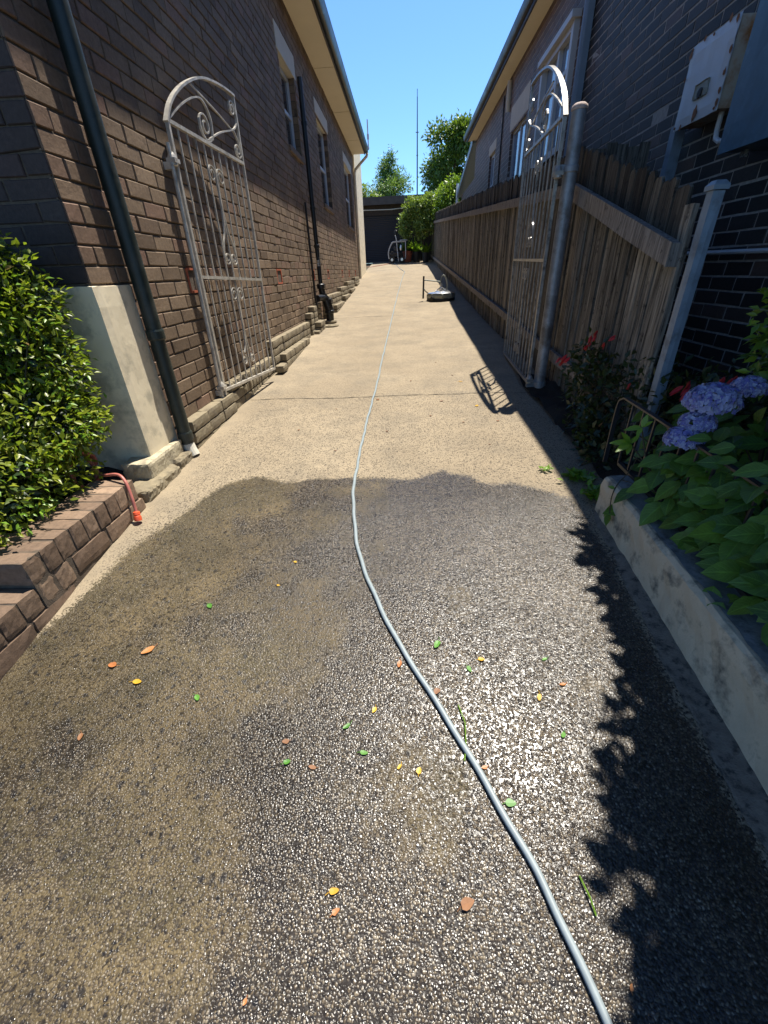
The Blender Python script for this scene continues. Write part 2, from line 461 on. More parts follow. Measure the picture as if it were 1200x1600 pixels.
class MB:
    def __init__(s):
        s.v = []; s.f = []; s.t = []; s.z = []
    def add(s, vs, fs, tint=0.5, zone=0.0):
        o = len(s.v)
        s.v.extend(tuple(map(float, v)) for v in vs)
        for f in fs:
            s.f.append(tuple(i + o for i in f)); s.t.append(tint); s.z.append(zone)
    def box(s, a, b, tint=0.5, rot=None, piv=None):
        (x0, y0, z0), (x1, y1, z1) = a, b
        vs = [Vector(p) for p in ((x0, y0, z0), (x1, y0, z0), (x1, y1, z0), (x0, y1, z0), (x0, y0, z1), (x1, y0, z1), (x1, y1, z1), (x0, y1, z1))]
        if rot is not None:
            pv = Vector(piv) if piv is not None else sum(vs, Vector()) / 8
            vs = [rot @ (v - pv) + pv for v in vs]
        s.add(vs, [(0, 3, 2, 1), (4, 5, 6, 7), (0, 1, 5, 4), (1, 2, 6, 5), (2, 3, 7, 6), (3, 0, 4, 7)], tint)
    def rbox(s, a, b, n=(4, 4, 4), amp=0.004, bev=0.008, tint=0.5, seed=0):
        """box with a worn, slightly lumpy surface and softened edges"""
        r = random.Random(seed)
        a = Vector(a); b = Vector(b); nx, ny, nz = n
        idx = {}; vs = []; fs = []
        ctr = (a + b) / 2
        def vid(i, j, k):
            key = (i, j, k)
            if key not in idx:
                q = Vector((a.x + (b.x - a.x) * i / nx, a.y + (b.y - a.y) * j / ny, a.z + (b.z - a.z) * k / nz))
                e = (i in (0, nx)) + (j in (0, ny)) + (k in (0, nz))
                d = Vector(((ctr.x - q.x) and math.copysign(1, ctr.x - q.x) * (i in (0, nx)), (ctr.y - q.y) and math.copysign(1, ctr.y - q.y) * (j in (0, ny)), (ctr.z - q.z) and math.copysign(1, ctr.z - q.z) * (k in (0, nz))))
                if e > 1: q += d * bev * r.uniform(0.5, 1.3) * (1 if e == 2 else 1.2)
                q += Vector((r.uniform(-amp, amp), r.uniform(-amp, amp), r.uniform(-amp, amp)))
                idx[key] = len(vs); vs.append(q)
            return idx[key]
        for i in range(nx):
            for j in range(ny):
                fs.append((vid(i, j, 0), vid(i, j + 1, 0), vid(i + 1, j + 1, 0), vid(i + 1, j, 0)))
                fs.append((vid(i, j, nz), vid(i + 1, j, nz), vid(i + 1, j + 1, nz), vid(i, j + 1, nz)))
        for i in range(nx):
            for k in range(nz):
                fs.append((vid(i, 0, k), vid(i + 1, 0, k), vid(i + 1, 0, k + 1), vid(i, 0, k + 1)))
                fs.append((vid(i, ny, k), vid(i, ny, k + 1), vid(i + 1, ny, k + 1), vid(i + 1, ny, k)))
        for j in range(ny):
            for k in range(nz):
                fs.append((vid(0, j, k), vid(0, j, k + 1), vid(0, j + 1, k + 1), vid(0, j + 1, k)))
                fs.append((vid(nx, j, k), vid(nx, j + 1, k), vid(nx, j + 1, k + 1), vid(nx, j, k + 1)))
        s.add(vs, fs, tint)
    def tube(s, path, r, n=10, caps=True, tint=0.5):
        P = [Vector(p) for p in path]
        rs = r if hasattr(r, '__len__') else [r] * len(P)
        up = Vector((0, 0, 1))
        t0 = (P[1] - P[0]).normalized()
        if abs(t0.dot(up)) > 0.95: up = Vector((0, 1, 0))
        a = t0.cross(up).normalized()
        vs = []
        for i, p in enumerate(P):
            t = (P[min(i + 1, len(P) - 1)] - P[max(i - 1, 0)]).normalized()
            a = (a - t * a.dot(t)).normalized()
            b = t.cross(a)
            for k in range(n):
                an = 2 * math.pi * k / n
                vs.append(p + (a * math.cos(an) + b * math.sin(an)) * rs[i])
        fs = []
        for i in range(len(P) - 1):
            for k in range(n):
                fs.append((i * n + k, i * n + (k + 1) % n, (i + 1) * n + (k + 1) % n, (i + 1) * n + k))
        if caps:
            fs.append(tuple(range(n))[::-1]); fs.append(tuple((len(P) - 1) * n + k for k in range(n)))
        s.add(vs, fs, tint)
    def bar(s, path, nrm, w, t):
        """flat bar swept along a path; w across the plane (along nrm), t in the plane"""
        P = [Vector(p) for p in path]; nrm = Vector(nrm).normalized()
        vs = []
        for i, p in enumerate(P):
            tg = (P[min(i + 1, len(P) - 1)] - P[max(i - 1, 0)]).normalized()
            sd = tg.cross(nrm).normalized()
            for u, q in ((-1, -1), (1, -1), (1, 1), (-1, 1)):
                vs.append(p + sd * t / 2 * u + nrm * w / 2 * q)
        fs = []
        for i in range(len(P) - 1):
            for k in range(4):
                fs.append((i * 4 + k, i * 4 + (k + 1) % 4, (i + 1) * 4 + (k + 1) % 4, (i + 1) * 4 + k))
        fs.append((3, 2, 1, 0)); m = (len(P) - 1) * 4; fs.append((m, m + 1, m + 2, m + 3))
        s.add(vs, fs)
    def lathe(s, prof, c, n=20, axis=None, tint=0.5):
        c = Vector(c)
        q = Matrix.Identity(3) if axis is None else Vector((0, 0, 1)).rotation_difference(Vector(axis)).to_matrix()
        vs = []
        for r, z in prof:
            for k in range(n):
                an = 2 * math.pi * k / n
                vs.append(c + q @ Vector((r * math.cos(an), r * math.sin(an), z)))
        fs = []
        for i in range(len(prof) - 1):
            for k in range(n):
                fs.append((i * n + k, i * n + (k + 1) % n, (i + 1) * n + (k + 1) % n, (i + 1) * n + k))
        fs.append(tuple(range(n))[::-1]); fs.append(tuple((len(prof) - 1) * n + k for k in range(n)))
        s.add(vs, fs, tint)
    def prism(s, poly, d, tint=0.5):
        """poly: list of 3D points (planar), extruded by vector d"""
        P = [Vector(p) for p in poly]; d = Vector(d); n = len(P)
        fs = [tuple(range(n))[::-1], tuple(range(n, 2 * n))]
        fs += [(i, (i + 1) % n, n + (i + 1) % n, n + i) for i in range(n)]
        s.add(P + [p + d for p in P], fs, tint)
    def build(s, name, mat, parent=None, base=None, smooth=False):
        if parent is not None: o0 = ORG[parent]
        else: o0 = Vector(base) if base is not None else Vector((0, 0, 0))
        me = bpy.data.meshes.new(name)
        me.from_pydata([(a - o0.x, b - o0.y, c - o0.z) for a, b, c in s.v], [], s.f)
        at = me.attributes.new('tint', 'FLOAT', 'FACE'); at.data.foreach_set('value', s.t)
        if any(s.z):
            az = me.attributes.new('zone', 'FLOAT', 'FACE'); az.data.foreach_set('value', s.z)
        if smooth:
            me.polygons.foreach_set('use_smooth', [True] * len(me.polygons))
        me.materials.append(MAT[mat] if isinstance(mat, str) else mat)
        me.update()
        ob = bpy.data.objects.new(name, me)
        COL.objects.link(ob)
        if parent is not None: ob.parent = parent
        else: ob.location = o0
        ORG[ob] = o0.copy()
        return ob

def tag(o, label, cat, group=None):
    o['label'] = label; o['category'] = cat
    if group: o['group'] = group
    return o
def thing(name, label, cat, base, group=None):
    o = bpy.data.objects.new(name, None)
    o.empty_display_size = 0.1
    COL.objects.link(o); o.location = base
    ORG[o] = Vector(base)
    return tag(o, label, cat, group)
def structure(o, kind='structure'):
    o['kind'] = kind
    return o
def lab(o, l):
    o['label'] = l; return o
def smooth_angle(o, ang=40):
    me = o.data
    me.polygons.foreach_set('use_smooth', [True] * len(me.polygons))
    try: me.set_sharp_from_angle(angle=R(ang))
    except Exception: pass
    return o

# leaves --------------------------------------------------------------
def norm(a): return a / np.maximum(np.linalg.norm(a, axis=-1, keepdims=True), 1e-9)
def leaf_cloud(name, mat, parent, P, D, N, L, wr=0.5, fold=0.18, tint=None, base=None, droop=0.0, seg=1):
    """P base points, D tip directions, N leaf normals, L lengths; every leaf is a folded blade"""
    n = len(P)
    P = np.asarray(P, float); D = norm(np.asarray(D, float)); N = np.asarray(N, float)
    N = norm(N - D * (N * D).sum(1, keepdims=True)); Sd = np.cross(D, N)
    L = np.asarray(L, float).reshape(-1, 1)
    Wd = L * wr / 2
    if seg == 1:
        prof = [(0.0, 0, 0), (0.42, 1, 0), (1.0, 0, -droop)]
        v0 = P
        v1 = P + D * L * 0.42 + Sd * Wd + N * L * fold * wr
        v2 = P + D * L + N * L * -droop
        v3 = P + D * L * 0.42 - Sd * Wd + N * L * fold * wr
        v4 = P + D * L * 0.45 + N * L * (-droop * 0.2)
        V = np.stack([v0, v1, v2, v3, v4], 1).reshape(-1, 3); k = 5
        F = np.array([[0, 1, 4], [1, 2, 4], [0, 4, 3], [4, 2, 3]])
    else:
        ts = [0.0, 0.14, 0.38, 0.65, 0.86, 1.0]; ws = [0.05, 0.62, 1.0, 0.78, 0.34, 0.0]
        cols = []
        for t_, w_ in zip(ts, ws):
            c = P + D * L * t_ - N * L * droop * t_ * t_
            cols += [c + Sd * Wd * w_ + N * Wd * w_ * fold * 2, c, c - Sd * Wd * w_ + N * Wd * w_ * fold * 2]
        V = np.stack(cols, 1).reshape(-1, 3); k = 18
        F = []
        for i in range(5):
            a = i * 3
            F += [[a, a + 3, a + 4, a + 1], [a + 1, a + 4, a + 5, a + 2]]
        F = np.array(F)
    faces = (np.arange(n)[:, None, None] * k + F[None]).reshape(-1, F.shape[1])
    if tint is None: tint = rng.random(n)
    o0 = ORG[parent] if parent is not None else Vector(base)
    V = V - np.array(o0)
    me = bpy.data.meshes.new(name)
    me.vertices.add(len(V)); me.vertices.foreach_set('co', V.astype(np.float32).ravel())
    nl = faces.size
    me.loops.add(nl); me.loops.foreach_set('vertex_index', faces.astype(np.int32).ravel())
    me.polygons.add(len(faces))
    me.polygons.foreach_set('loop_start', np.arange(0, nl, faces.shape[1], dtype=np.int32))
    me.update(calc_edges=True)
    at = me.attributes.new('tint', 'FLOAT', 'FACE')
    at.data.foreach_set('value', np.repeat(tint, len(F)).astype(np.float32))
    if seg > 1:
        me.polygons.foreach_set('use_smooth', [True] * len(me.polygons))
        am = me.attributes.new('mid', 'FLOAT', 'POINT'); am.data.foreach_set('value', np.tile(np.array([0, 1, 0] * 6, np.float32), n))
        al = me.attributes.new('along', 'FLOAT', 'POINT'); al.data.foreach_set('value', np.tile(np.repeat(np.array(ts, np.float32), 3), n))
    me.materials.append(MAT[mat])
    me.validate()
    ob = bpy.data.objects.new(name, me); COL.objects.link(ob)
    if parent is not None: ob.parent = parent
    else: ob.location = o0
    ORG[ob] = Vector(o0)
    return ob

def blob_points(blobs, n, inner=0.35, clump=0.0, nclump=60):
    """points in the outer shell of ellipsoids; returns points and outward directions"""
    vol = np.array([b[3] * b[4] + b[4] * b[5] + b[3] * b[5] for b in blobs]); pr = vol / vol.sum()
    which = rng.choice(len(blobs), n, p=pr)
    B = np.array(blobs)[which]
    d = norm(rng.normal(size=(n, 3)))
    if clump:
        cd = norm(rng.normal(size=(nclump, 3)))
        cid = rng.integers(0, nclump, n)
        d = norm(cd[cid] + rng.normal(size=(n, 3)) * clump)
        rad = 1 - inner * rng.random(n) ** 1.2
        cr = rng.uniform(0.82, 1.16, nclump)[cid]
        rad = rad * cr
    else:
        rad = 1 - inner * rng.random(n) ** 1.4
    P = B[:, :3] + d * B[:, 3:6] * rad[:, None]
    O = norm(d / B[:, 3:6])
    return P, O

def foliage(name, mat, parent, blobs, n, size, wr=0.5, inner=0.4, up=0.7, rand=0.6, clump=0.22, nclump=60, keep=None, fold=0.18, seg=1, droop=0.1, base=None, tint_up=True):
    P, O = blob_points(blobs, n, inner, clump, nclump)
    if keep is not None:
        k = keep(P); P, O = P[k], O[k]
    n = len(P)
    D = O + rng.normal(size=(n, 3)) * rand
    N = np.array([0, 0, 1.0]) * up + O * 0.4 + rng.normal(size=(n, 3)) * 0.45
    L = size * rng.uniform(0.6, 1.25, n)
    t = np.clip(rng.beta(2, 2, n), 0, 1)
    return leaf_cloud(name, mat, parent, P, D, N, L, wr, fold, t, base, droop, seg)

# ------------------------------------------------------------------ ground profile
GY = [-40, -6, -3, -1, 0, .5, 1, 1.4, 2.02, 2.94, 3.97, 5.19, 8.42, 16.3, 25, 27, 60, 400]
GZ = [-2.1, -2.05, -1.8, -1.5, -1.37, -1.30, -1.232, -1.178, -1.10, -1.065, -1.02, -.969, -.79, -.205, .44, .5, .7, 2.0]
def gz(y): return float(np.interp(y, GY, GZ))

mb = MB()
xs = [-300, -60, -20, -8, -4, -1.7, 0, 1.6, 4, 8, 20, 60, 300]
for i, y in enumerate(GY):
    for x in xs: mb.v.append((x, y, GZ[i] - 0.06))
nx = len(xs)
for i in range(len(GY) - 1):
    for j in range(nx - 1):
        mb.f.append((i * nx + j, i * nx + j + 1, (i + 1) * nx + j + 1, (i + 1) * nx + j)); mb.t.append(0.5); mb.z.append(0)
structure(mb.build("ground", "ground"))

# driveway: fine grid near the viewer, with the wetted area stored on the mesh
WET = [(-1.60, 0.80), (-1.56, 1.0), (-1.46, 1.25), (-1.38, 1.666), (-1.233, 1.928), (-1.136, 2.203), (-0.954, 2.33), (-0.722, 2.24), (-0.586, 2.283),
       (-0.319, 2.291), (0.004, 2.263), (0.118, 2.309), (0.24, 2.41), (0.258, 2.338), (0.401, 2.298), (0.414, 2.224), (0.502, 2.173), (0.613, 2.193),
       (0.771, 2.105), (0.90, 2.02), (0.93, 1.6), (0.90, 1.2), (0.885, 0.9), (0.885, 0.5), (0.885, -3), (-1.9, -3), (-1.75, 0.2)]
def poly_sd(px, py, poly):
    q = np.array(poly); r = np.roll(q, -1, 0)
    d = np.full(px.shape, 1e9); ins = np.zeros(px.shape, bool)
    for (ax, ay), (bx, by) in zip(q, r):
        ex, ey = bx - ax, by - ay
        t = np.clip(((px - ax) * ex + (py - ay) * ey) / (ex * ex + ey * ey), 0, 1)
        d = np.minimum(d, np.hypot(px - ax - t * ex, py - ay - t * ey))
        c = ((ay > py) != (by > py)) & (px < (bx - ax) * (py - ay) / (by - ay + 1e-12) + ax)
        ins ^= c
    return np.where(ins, d, -d)
ys = np.concatenate([np.arange(-2.0, 4.2, 0.03), np.arange(4.2, 10, 0.15), np.arange(10, 25.01, 0.5)])
xg = np.arange(-1.62, 1.581, 0.04)
YY, XX = np.meshgrid(ys, xg, indexing='ij')
ZZ = np.interp(YY, GY, GZ)
# soften the profile's kinks and give the slab a slight camber and waviness
ZZ = (np.interp(YY - 0.15, GY, GZ) + 2 * ZZ + np.interp(YY + 0.15, GY, GZ)) / 4
ZZ += 0.004 * np.sin(XX * 3.1 + YY * 1.7) + 0.003 * np.sin(XX * 7.3 - YY * 4.1)
# saw-cut control joints
for jy in (3.93, 8.45, 13.2, 17.8):
    pass
wet = np.clip(0.5 + poly_sd(XX, YY, WET) / 0.09, 0, 1)
expo = np.ones_like(XX)
expo *= np.clip((XX + 1.52 + 0.04 * np.sin(YY * 5)) / 0.18, 0.05, 1)
expo *= np.interp(YY, [0, 3.0, 3.9, 4.2, 9, 25], [1, 1, 0.95, 0.6, 0.45, 0.3])
V = np.stack([XX, YY, ZZ], -1).reshape(-1, 3)
r_, c_ = XX.shape
I = np.arange(r_ * c_).reshape(r_, c_)
F = np.stack([I[:-1, :-1], I[:-1, 1:], I[1:, 1:], I[1:, :-1]], -1).reshape(-1, 4)
me = bpy.data.meshes.new("driveway")
me.from_pydata(V.tolist(), [], F.tolist())
for nm, arr in (('wet', wet), ('expo', expo)):
    a = me.attributes.new(nm, 'FLOAT', 'POINT'); a.data.foreach_set('value', arr.ravel().astype(np.float32))
me.polygons.foreach_set('use_smooth', [True] * len(me.polygons))
me.materials.append(MAT['concrete'])
drv = bpy.data.objects.new("driveway", me); COL.objects.link(drv); structure(drv)

def dz(x, y):
    z = (gz(y - .15) + 2 * gz(y) + gz(y + .15)) / 4
    return z + 0.004 * math.sin(x * 3.1 + y * 1.7) + 0.003 * math.sin(x * 7.3 - y * 4.1)

# joints: thin dirt-filled grooves lying in the slab
mb = MB()
for jy, x0, x1 in ((3.93, -1.5, 1.3), (8.9, -1.45, -0.28), (14.2, -1.4, -0.5)):
    xx = np.linspace(x0, x1, 60)
    for a, b2 in zip(xx[:-1], xx[1:]):
        ya = jy + 0.006 * math.sin(a * 9) + 0.004 * math.sin(a * 23); yb = jy + 0.006 * math.sin(b2 * 9) + 0.004 * math.sin(b2 * 23)
        w = 0.0032 + 0.002 * math.sin(a * 31) + jy * 0.0005
        mb.add([(a, ya - w, dz(a, ya) + .0035), (b2, yb - w, dz(b2, yb) + .0035), (b2, yb + w, dz(b2, yb) + .0035), (a, ya + w, dz(a, ya) + .0035)], [(0, 1, 2, 3)])
structure(mb.build("driveway_joint", "joint"))

# cement strip along the right kerb
mb = MB()
edge = [(-1.2, .885), (0.0, .885), (.49, .889), (.675, .891), (.92, .893), (1.23, .907), (1.6, .933), (1.88, .955), (1.95, 0.975)]
pts = []
for y in np.arange(-1.2, 1.951, 0.04):
    e = float(np.interp(y, [a for a, _ in edge], [b for _, b in edge])) + 0.006 * math.sin(y * 17) + 0.004 * math.sin(y * 41)
    pts.append((e, y))
for (e0, y0), (e1, y1) in zip(pts[:-1], pts[1:]):
    mb.add([(e0, y0, dz(e0, y0) + .003), (1.0, y0, dz(1, y0) + .022), (1.0, y1, dz(1, y1) + .022), (e1, y1, dz(e1, y1) + .003)], [(0, 1, 2, 3)])
structure(mb.build("cement_strip", "strip"))

# garden soil either side
mb = MB()
def bed(x0, x1, y0, y1, zf, nx=10, ny=24):
    for i in range(nx):
        for j in range(ny):
            q = []
            for (a, b) in ((i, j), (i + 1, j), (i + 1, j + 1), (i, j + 1)):
                x = x0 + (x1 - x0) * a / nx; y = y0 + (y1 - y0) * b / ny
                q.append((x, y, zf(x, y) + 0.02 * math.sin(x * 13 + y * 7) + 0.015 * math.sin(x * 5 - y * 17)))
            mb.add(q, [(0, 1, 2, 3)])
bed(1.0, 2.25, -1.5, 1.95, lambda x, y: gz(y) + 0.14)
bed(1.13, 2.25, 1.95, 4.4, lambda x, y: gz(y) + 0.03 + 0.05 * (x - 1.13))
structure(mb.build("garden_soil", "soil"))
mb = MB()
bed(-4.5, -1.60, -1.5, 2.36, lambda x, y: max(gz(y) + 0.1, -1.02 if y > 1.25 else -1.14) if x < -1.7 else gz(y) - .03)
structure(mb.build("garden_bed", "soil"))

# ------------------------------------------------------------------ brickwork
CH, BL, JT = 0.0875, 0.25, 0.010
def brickwork(mbk, mbm, fr, L0, L1, Z0, Z1, openings=(), depth=0.022, joint=JT, recess=0.008, jit=0.002, zonef=None, seed=1, z_ref=0.0, cham=0.004, holes=()):
    """fr(a, d, z) maps along-wall a, outward d, height z to world"""
    r = random.Random(seed)
    k0 = math.floor((Z0 - z_ref) / CH); k1 = math.ceil((Z1 - z_ref) / CH)
    for k in range(k0, k1):
        za = max(z_ref + k * CH, Z0); zb = min(z_ref + (k + 1) * CH, Z1)
        if zb - za < 0.02: continue
        zc = (za + zb) / 2
        off = (k % 2) * BL / 2 + r.uniform(-.012, .012)
        a = L0 - BL + off % BL
        while a < L1:
            segs = [(max(a, L0), min(a + BL, L1))]
            for (o0, o1, p0, p1) in list(openings) + list(holes):
                if p0 < zc < p1:
                    ns = []
                    for s0, s1 in segs:
                        if o1 <= s0 or o0 >= s1: ns.append((s0, s1))
                        else:
                            if s0 < o0: ns.append((s0, o0))
                            if s1 > o1: ns.append((o1, s1))
                    segs = ns
            for s0, s1 in segs:
                if s1 - s0 < 0.03: continue
                dj = r.uniform(-jit, jit) - (r.random() < 0.06) * r.uniform(0, .004)
                b0, b1 = s0 + joint / 2, s1 - joint / 2
                c0, c1 = za + joint / 2, zb - joint / 2
                dd = depth
                for (o0, o1, p0, p1) in openings:
                    if p0 < zc < p1 and (abs(s1 - o0) < 1e-6 or abs(s0 - o1) < 1e-6):
                        dd = 0.11
                        if abs(s1 - o0) < 1e-6: b1 = s1
                        else: b0 = s0
                chip = 0.0024 + 0.005 * (r.random() < .12)
                q = lambda m=None: r.uniform(-(m or chip), m or chip)
                back = [fr(b0, -dd, c0), fr(b1, -dd, c0), fr(b1, -dd, c1), fr(b0, -dd, c1)]
                mid = [(b0 + q(), c0 + q()), (b1 + q(), c0 + q()), (b1 + q(), c1 + q()), (b0 + q(), c1 + q())]
                mdv = [fr(x, dj - cham, z) for x, z in mid]
                ch = cham
                frn = [fr(mid[0][0] + ch, dj + q(.001), mid[0][1] + ch), fr(mid[1][0] - ch, dj + q(.001), mid[1][1] + ch),
                       fr(mid[2][0] - ch, dj + q(.001), mid[2][1] - ch), fr(mid[3][0] + ch, dj + q(.001), mid[3][1] - ch)]
                fs = [(8, 9, 10, 11)]
                for i in range(4):
                    j = (i + 1) % 4
                    fs.append((i, j, 4 + j, 4 + i)); fs.append((4 + i, 4 + j, 8 + j, 8 + i))
                mbk.add(back + mdv + frn, fs, r.random(), zonef(a, zc, r) if zonef else 0.0)
            a += BL
    # mortar sheet behind, with the openings left out
    aa = sorted({L0, L1, *[o for op in openings for o in op[:2] if L0 < o < L1]})
    zz = sorted({Z0, Z1, *[o for op in openings for o in op[2:] if Z0 < o < Z1]})
    for i in range(len(aa) - 1):
        for j in range(len(zz) - 1):
            ca, cz_ = (aa[i] + aa[i + 1]) / 2, (zz[j] + zz[j + 1]) / 2
            if any(o0 < ca < o1 and p0 < cz_ < p1 for o0, o1, p0, p1 in openings): continue
            mbm.add([fr(aa[i], -recess, zz[j]), fr(aa[i + 1], -recess, zz[j]), fr(aa[i + 1], -recess, zz[j + 1]), fr(aa[i], -recess, zz[j + 1])], [(0, 1, 2, 3)])
    for (o0, o1, p0, p1) in openings:
        for x in (o0 - .004, o1 + .004):
            mbm.add([fr(x, -recess, p0), fr(x, -.12, p0), fr(x, -.12, p1), fr(x, -recess, p1)], [(0, 1, 2, 3)])

# ------------------------------------------------------------------ left house
XL = -1.6
house = thing("brick_house", "brown brick house on the left of the driveway with dark green gutter and cream soffit", "house", (XL, 9, -1.0))
wins = [(7.52, 8.42, 1.60, 2.52), (10.18, 11.45, 1.24, 2.56), (14.2, 15.9, 1.20, 2.60)]
vents = [3.55, 6.02, 8.30, 9.935, 12.21, 13.71, 15.5]
vh = [(v - .118, v + .118, -CH, CH) for v in vents]
bk, mo = MB(), MB()
def pierzone(a, z, r): return 0.55 * r.random() if a < 2.75 else (0.45 * r.random() if r.random() < 0.06 else 0.0)
brickwork(bk, mo, lambda a, d, z: (XL + d, a, z), 2.33, 16.8, -1.25, 3.3, wins, zonef=pierzone, seed=3, jit=0.003, holes=vh)
bk.build("wall", "brick", house)
bk = MB()
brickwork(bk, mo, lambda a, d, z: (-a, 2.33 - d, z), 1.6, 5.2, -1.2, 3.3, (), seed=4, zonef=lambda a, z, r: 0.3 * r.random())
lab(bk.build("front_wall", "shade_brick", house), "house front bricks with shade painted into their dark colour")
lab(mo.build("mortar_bed", "mortar", house), "recessed mortar between the brown bricks")
mb = MB()
# solid core of the building behind the brick skin (with recesses at the windows)
zz = [-1.3, 1.20, 1.24, 1.60, 2.52, 2.56, 2.60, 3.3]
yy = [2.36, 7.52, 8.42, 10.18, 11.45, 14.2, 15.9, 16.78]
mb.add([(-6, 16.78, -1.3), (-1.63, 16.78, -1.3), (-1.63, 16.78, 3.3), (-6, 16.78, 3.3)], [(0, 1, 2, 3)])
mb.build("rear_wall", "cream", house)
mb = MB()
mb.rbox((-2.35, 2.318, -1.2), (-1.588, 2.325, -0.004), (10, 1, 12), .0015, .002, seed=2)
mb.rbox((-1.6 - .01, 2.318, -1.2), (-1.588, 2.665, -0.004), (1, 6, 12), .0015, .003, seed=5)
mb.build("rendered_base", "cream", house)
mb = MB()
mb.rbox((-1.72, 2.20, -1.12), (-1.545, 2.63, -0.935), (10, 24, 10), .0016, .005, seed=11)
mb.build("plinth_skirt", "oldcream", house)
mb = MB()
mb.rbox((-1.66, 2.04, -1.16), (-1.49, 2.44, -1.035), (8, 20, 7), .004, .010, seed=21)
mb.rbox((-1.62, 2.445, -1.13), (-1.50, 2.70, -1.02), (6, 14, 6), .004, .010, seed=22)
mb.build("footing_stone", "stone", house)
# stepped footing courses
ledges = [(2.78, 3.62, -.865, -1.52, -1.12), (3.62, 4.96, -.79, -1.53, -1.12), (4.98, 7.12, -.635, -1.52, -1.05), (5.2, 6.62, -.81, -1.44, -1.05),
          (7.22, 7.46, -.53, -1.50, -1.0), (7.50, 7.78, -.45, -1.50, -1.0), (7.45, 7.9, -.68, -1.40, -1.0), (7.3, 7.75, -.80, -1.41, -1.0),
          (8.05, 8.35, -.435, -1.52, -.9), (8.9, 10.95, -.36, -1.50, -.9), (9.6, 10.9, -.56, -1.42, -.9), (11.05, 12.3, -.28, -1.50, -.8), (11.1, 12.25, -.46, -1.42, -.8),
          (12.4, 14.1, -.185, -1.50, -.7), (12.6, 13.6, -.37, -1.43, -.7), (14.3, 15.75, -.105, -1.50, -.6), (14.3, 15.2, -.27, -1.44, -.6)]
for i, (y0, y1, zt, xo, zb) in enumerate(ledges):
    mb = MB(); r2 = random.Random(i)
    n = max(1, round((y1 - y0) / 0.25)); h = zt - zb; z1 = zt
    while z1 - 0.08 > zb:
        for k in range(n):
            ya, yb = y0 + (y1 - y0) * k / n, y0 + (y1 - y0) * (k + 1) / n
            mb.rbox((XL - .02, ya + .003, z1 - .08), (xo + r2.uniform(-.006, .004), yb - .003, z1 - .002), (4, 8, 3), .0014, .003, r2.random(), seed=i * 50 + k)
        z1 -= 0.086
        if z1 < gz(y0) - .1: break
    mb.build("footing_step", "stone", house)
# pressed-clay air vents
for v in vents:
    mb = MB()
    y0, y1 = v - .113, v + .113
    mb.box((XL - .07, y0, -.082), (XL - .05, y1, .082), .2)
    mb.box((XL - .05, y0, -.082), (XL + .002, y1, -.066)); mb.box((XL - .05, y0, .068), (XL + .002, y1, .082))
    mb.box((XL - .05, y0, -.066), (XL + .002, y0 + .016, .068)); mb.box((XL - .05, y1 - .016, -.066), (XL + .002, y1, .068))
    for i in range(1, 9):
        yv = y0 + .016 + (y1 - y0 - .032) * i / 9
        mb.box((XL - .045, yv - .006, -.066), (XL - .018, yv + .006, -.01))
    mb.box((XL - .045, y0 + .016, -.012), (XL - .02, y1 - .016, .0))
    mb.build("air_vent", "terracotta", house)
# windows with rendered lintels
lint = [(7.44, 8.52, 2.52, 2.78), (10.08, 11.54, 2.56, 2.78), (14.1, 16.0, 2.60, 2.80)]
for (y0, y1, z0, z1), (a0, a1, b0, b1) in zip(wins, lint):
    f = MB()
    f.box((XL - .13, y0, z0), (XL - .085, y0 + .05, z1)); f.box((XL - .13, y1 - .05, z0), (XL - .085, y1, z1))
    f.box((XL - .13, y0 + .05, z1 - .05), (XL - .085, y1 - .05, z1)); f.box((XL - .13, y0 + .05, z0), (XL - .085, y1 - .05, z0 + .06))
    f.box((XL - .125, y0 + .05, (z0 + z1) / 2 - .02), (XL - .09, y1 - .05, (z0 + z1) / 2 + .02))
    wf = f.build("window", "frame", house)
    p = MB(); p.box((XL - .118, y0 + .05, z0 + .06), (XL - .11, y1 - .05, z1 - .05)); p.build("pane", "glassy", wf)
    l = MB(); l.rbox((XL - .12, a0, b0), (XL + .012, a1, b1), (2, 10, 2), .001, .004); l.build("lintel", "soffit" if False else "lintel", wf)
    s_ = MB(); s_.rbox((XL - .12, y0, z0 - .075), (XL + .03, y1, z0 + .004), (2, 10, 2), .001, .004); s_.build("sill", "brick", wf)
# eaves
mb = MB(); mb.box((-1.75, 1.9, 3.22), (-1.215, 16.8, 3.24)); mb.build("soffit", "soffit", house)
for y in np.arange(3.2, 16.5, 2.4):
    mb = MB(); mb.box((-1.6, y - .012, 3.212), (-1.217, y + .012, 3.219)); mb.build("soffit_batten", "soffit", house)
mb = MB(); mb.box((-1.215, 1.9, 3.20), (-1.19, 16.83, 3.37)); mb.build("fascia", "fascia", house)
mb = MB()
prof = [(-1.19, 3.235), (-1.16, 3.222), (-1.125, 3.232), (-1.105, 3.262), (-1.10, 3.30), (-1.092, 3.335), (-1.085, 3.355), (-1.092, 3.362), (-1.10, 3.345), (-1.112, 3.29), (-1.13, 3.25), (-1.16, 3.238), (-1.188, 3.245)]
mb.prism([(x, 1.9, z) for x, z in prof], (0, 14.93, 0))
mb.add([(-1.19, 16.83, 3.23), (-1.10, 16.83, 3.24), (-1.09, 16.83, 3.355), (-1.19, 16.83, 3.355)], [(0, 1, 2, 3)])
smooth_angle(mb.build("gutter", "gutter", house))
mb = MB()
mb.add([(-1.16, 1.85, 3.34), (-1.16, 16.85, 3.34), (-6.5, 16.85, 5.7), (-6.5, 1.85, 5.7)], [(0, 1, 2, 3)])
mb.add([(-1.16, 1.85, 3.37), (-1.16, 16.85, 3.37), (-6.5, 16.85, 5.73), (-6.5, 1.85, 5.73)], [(3, 2, 1, 0)])
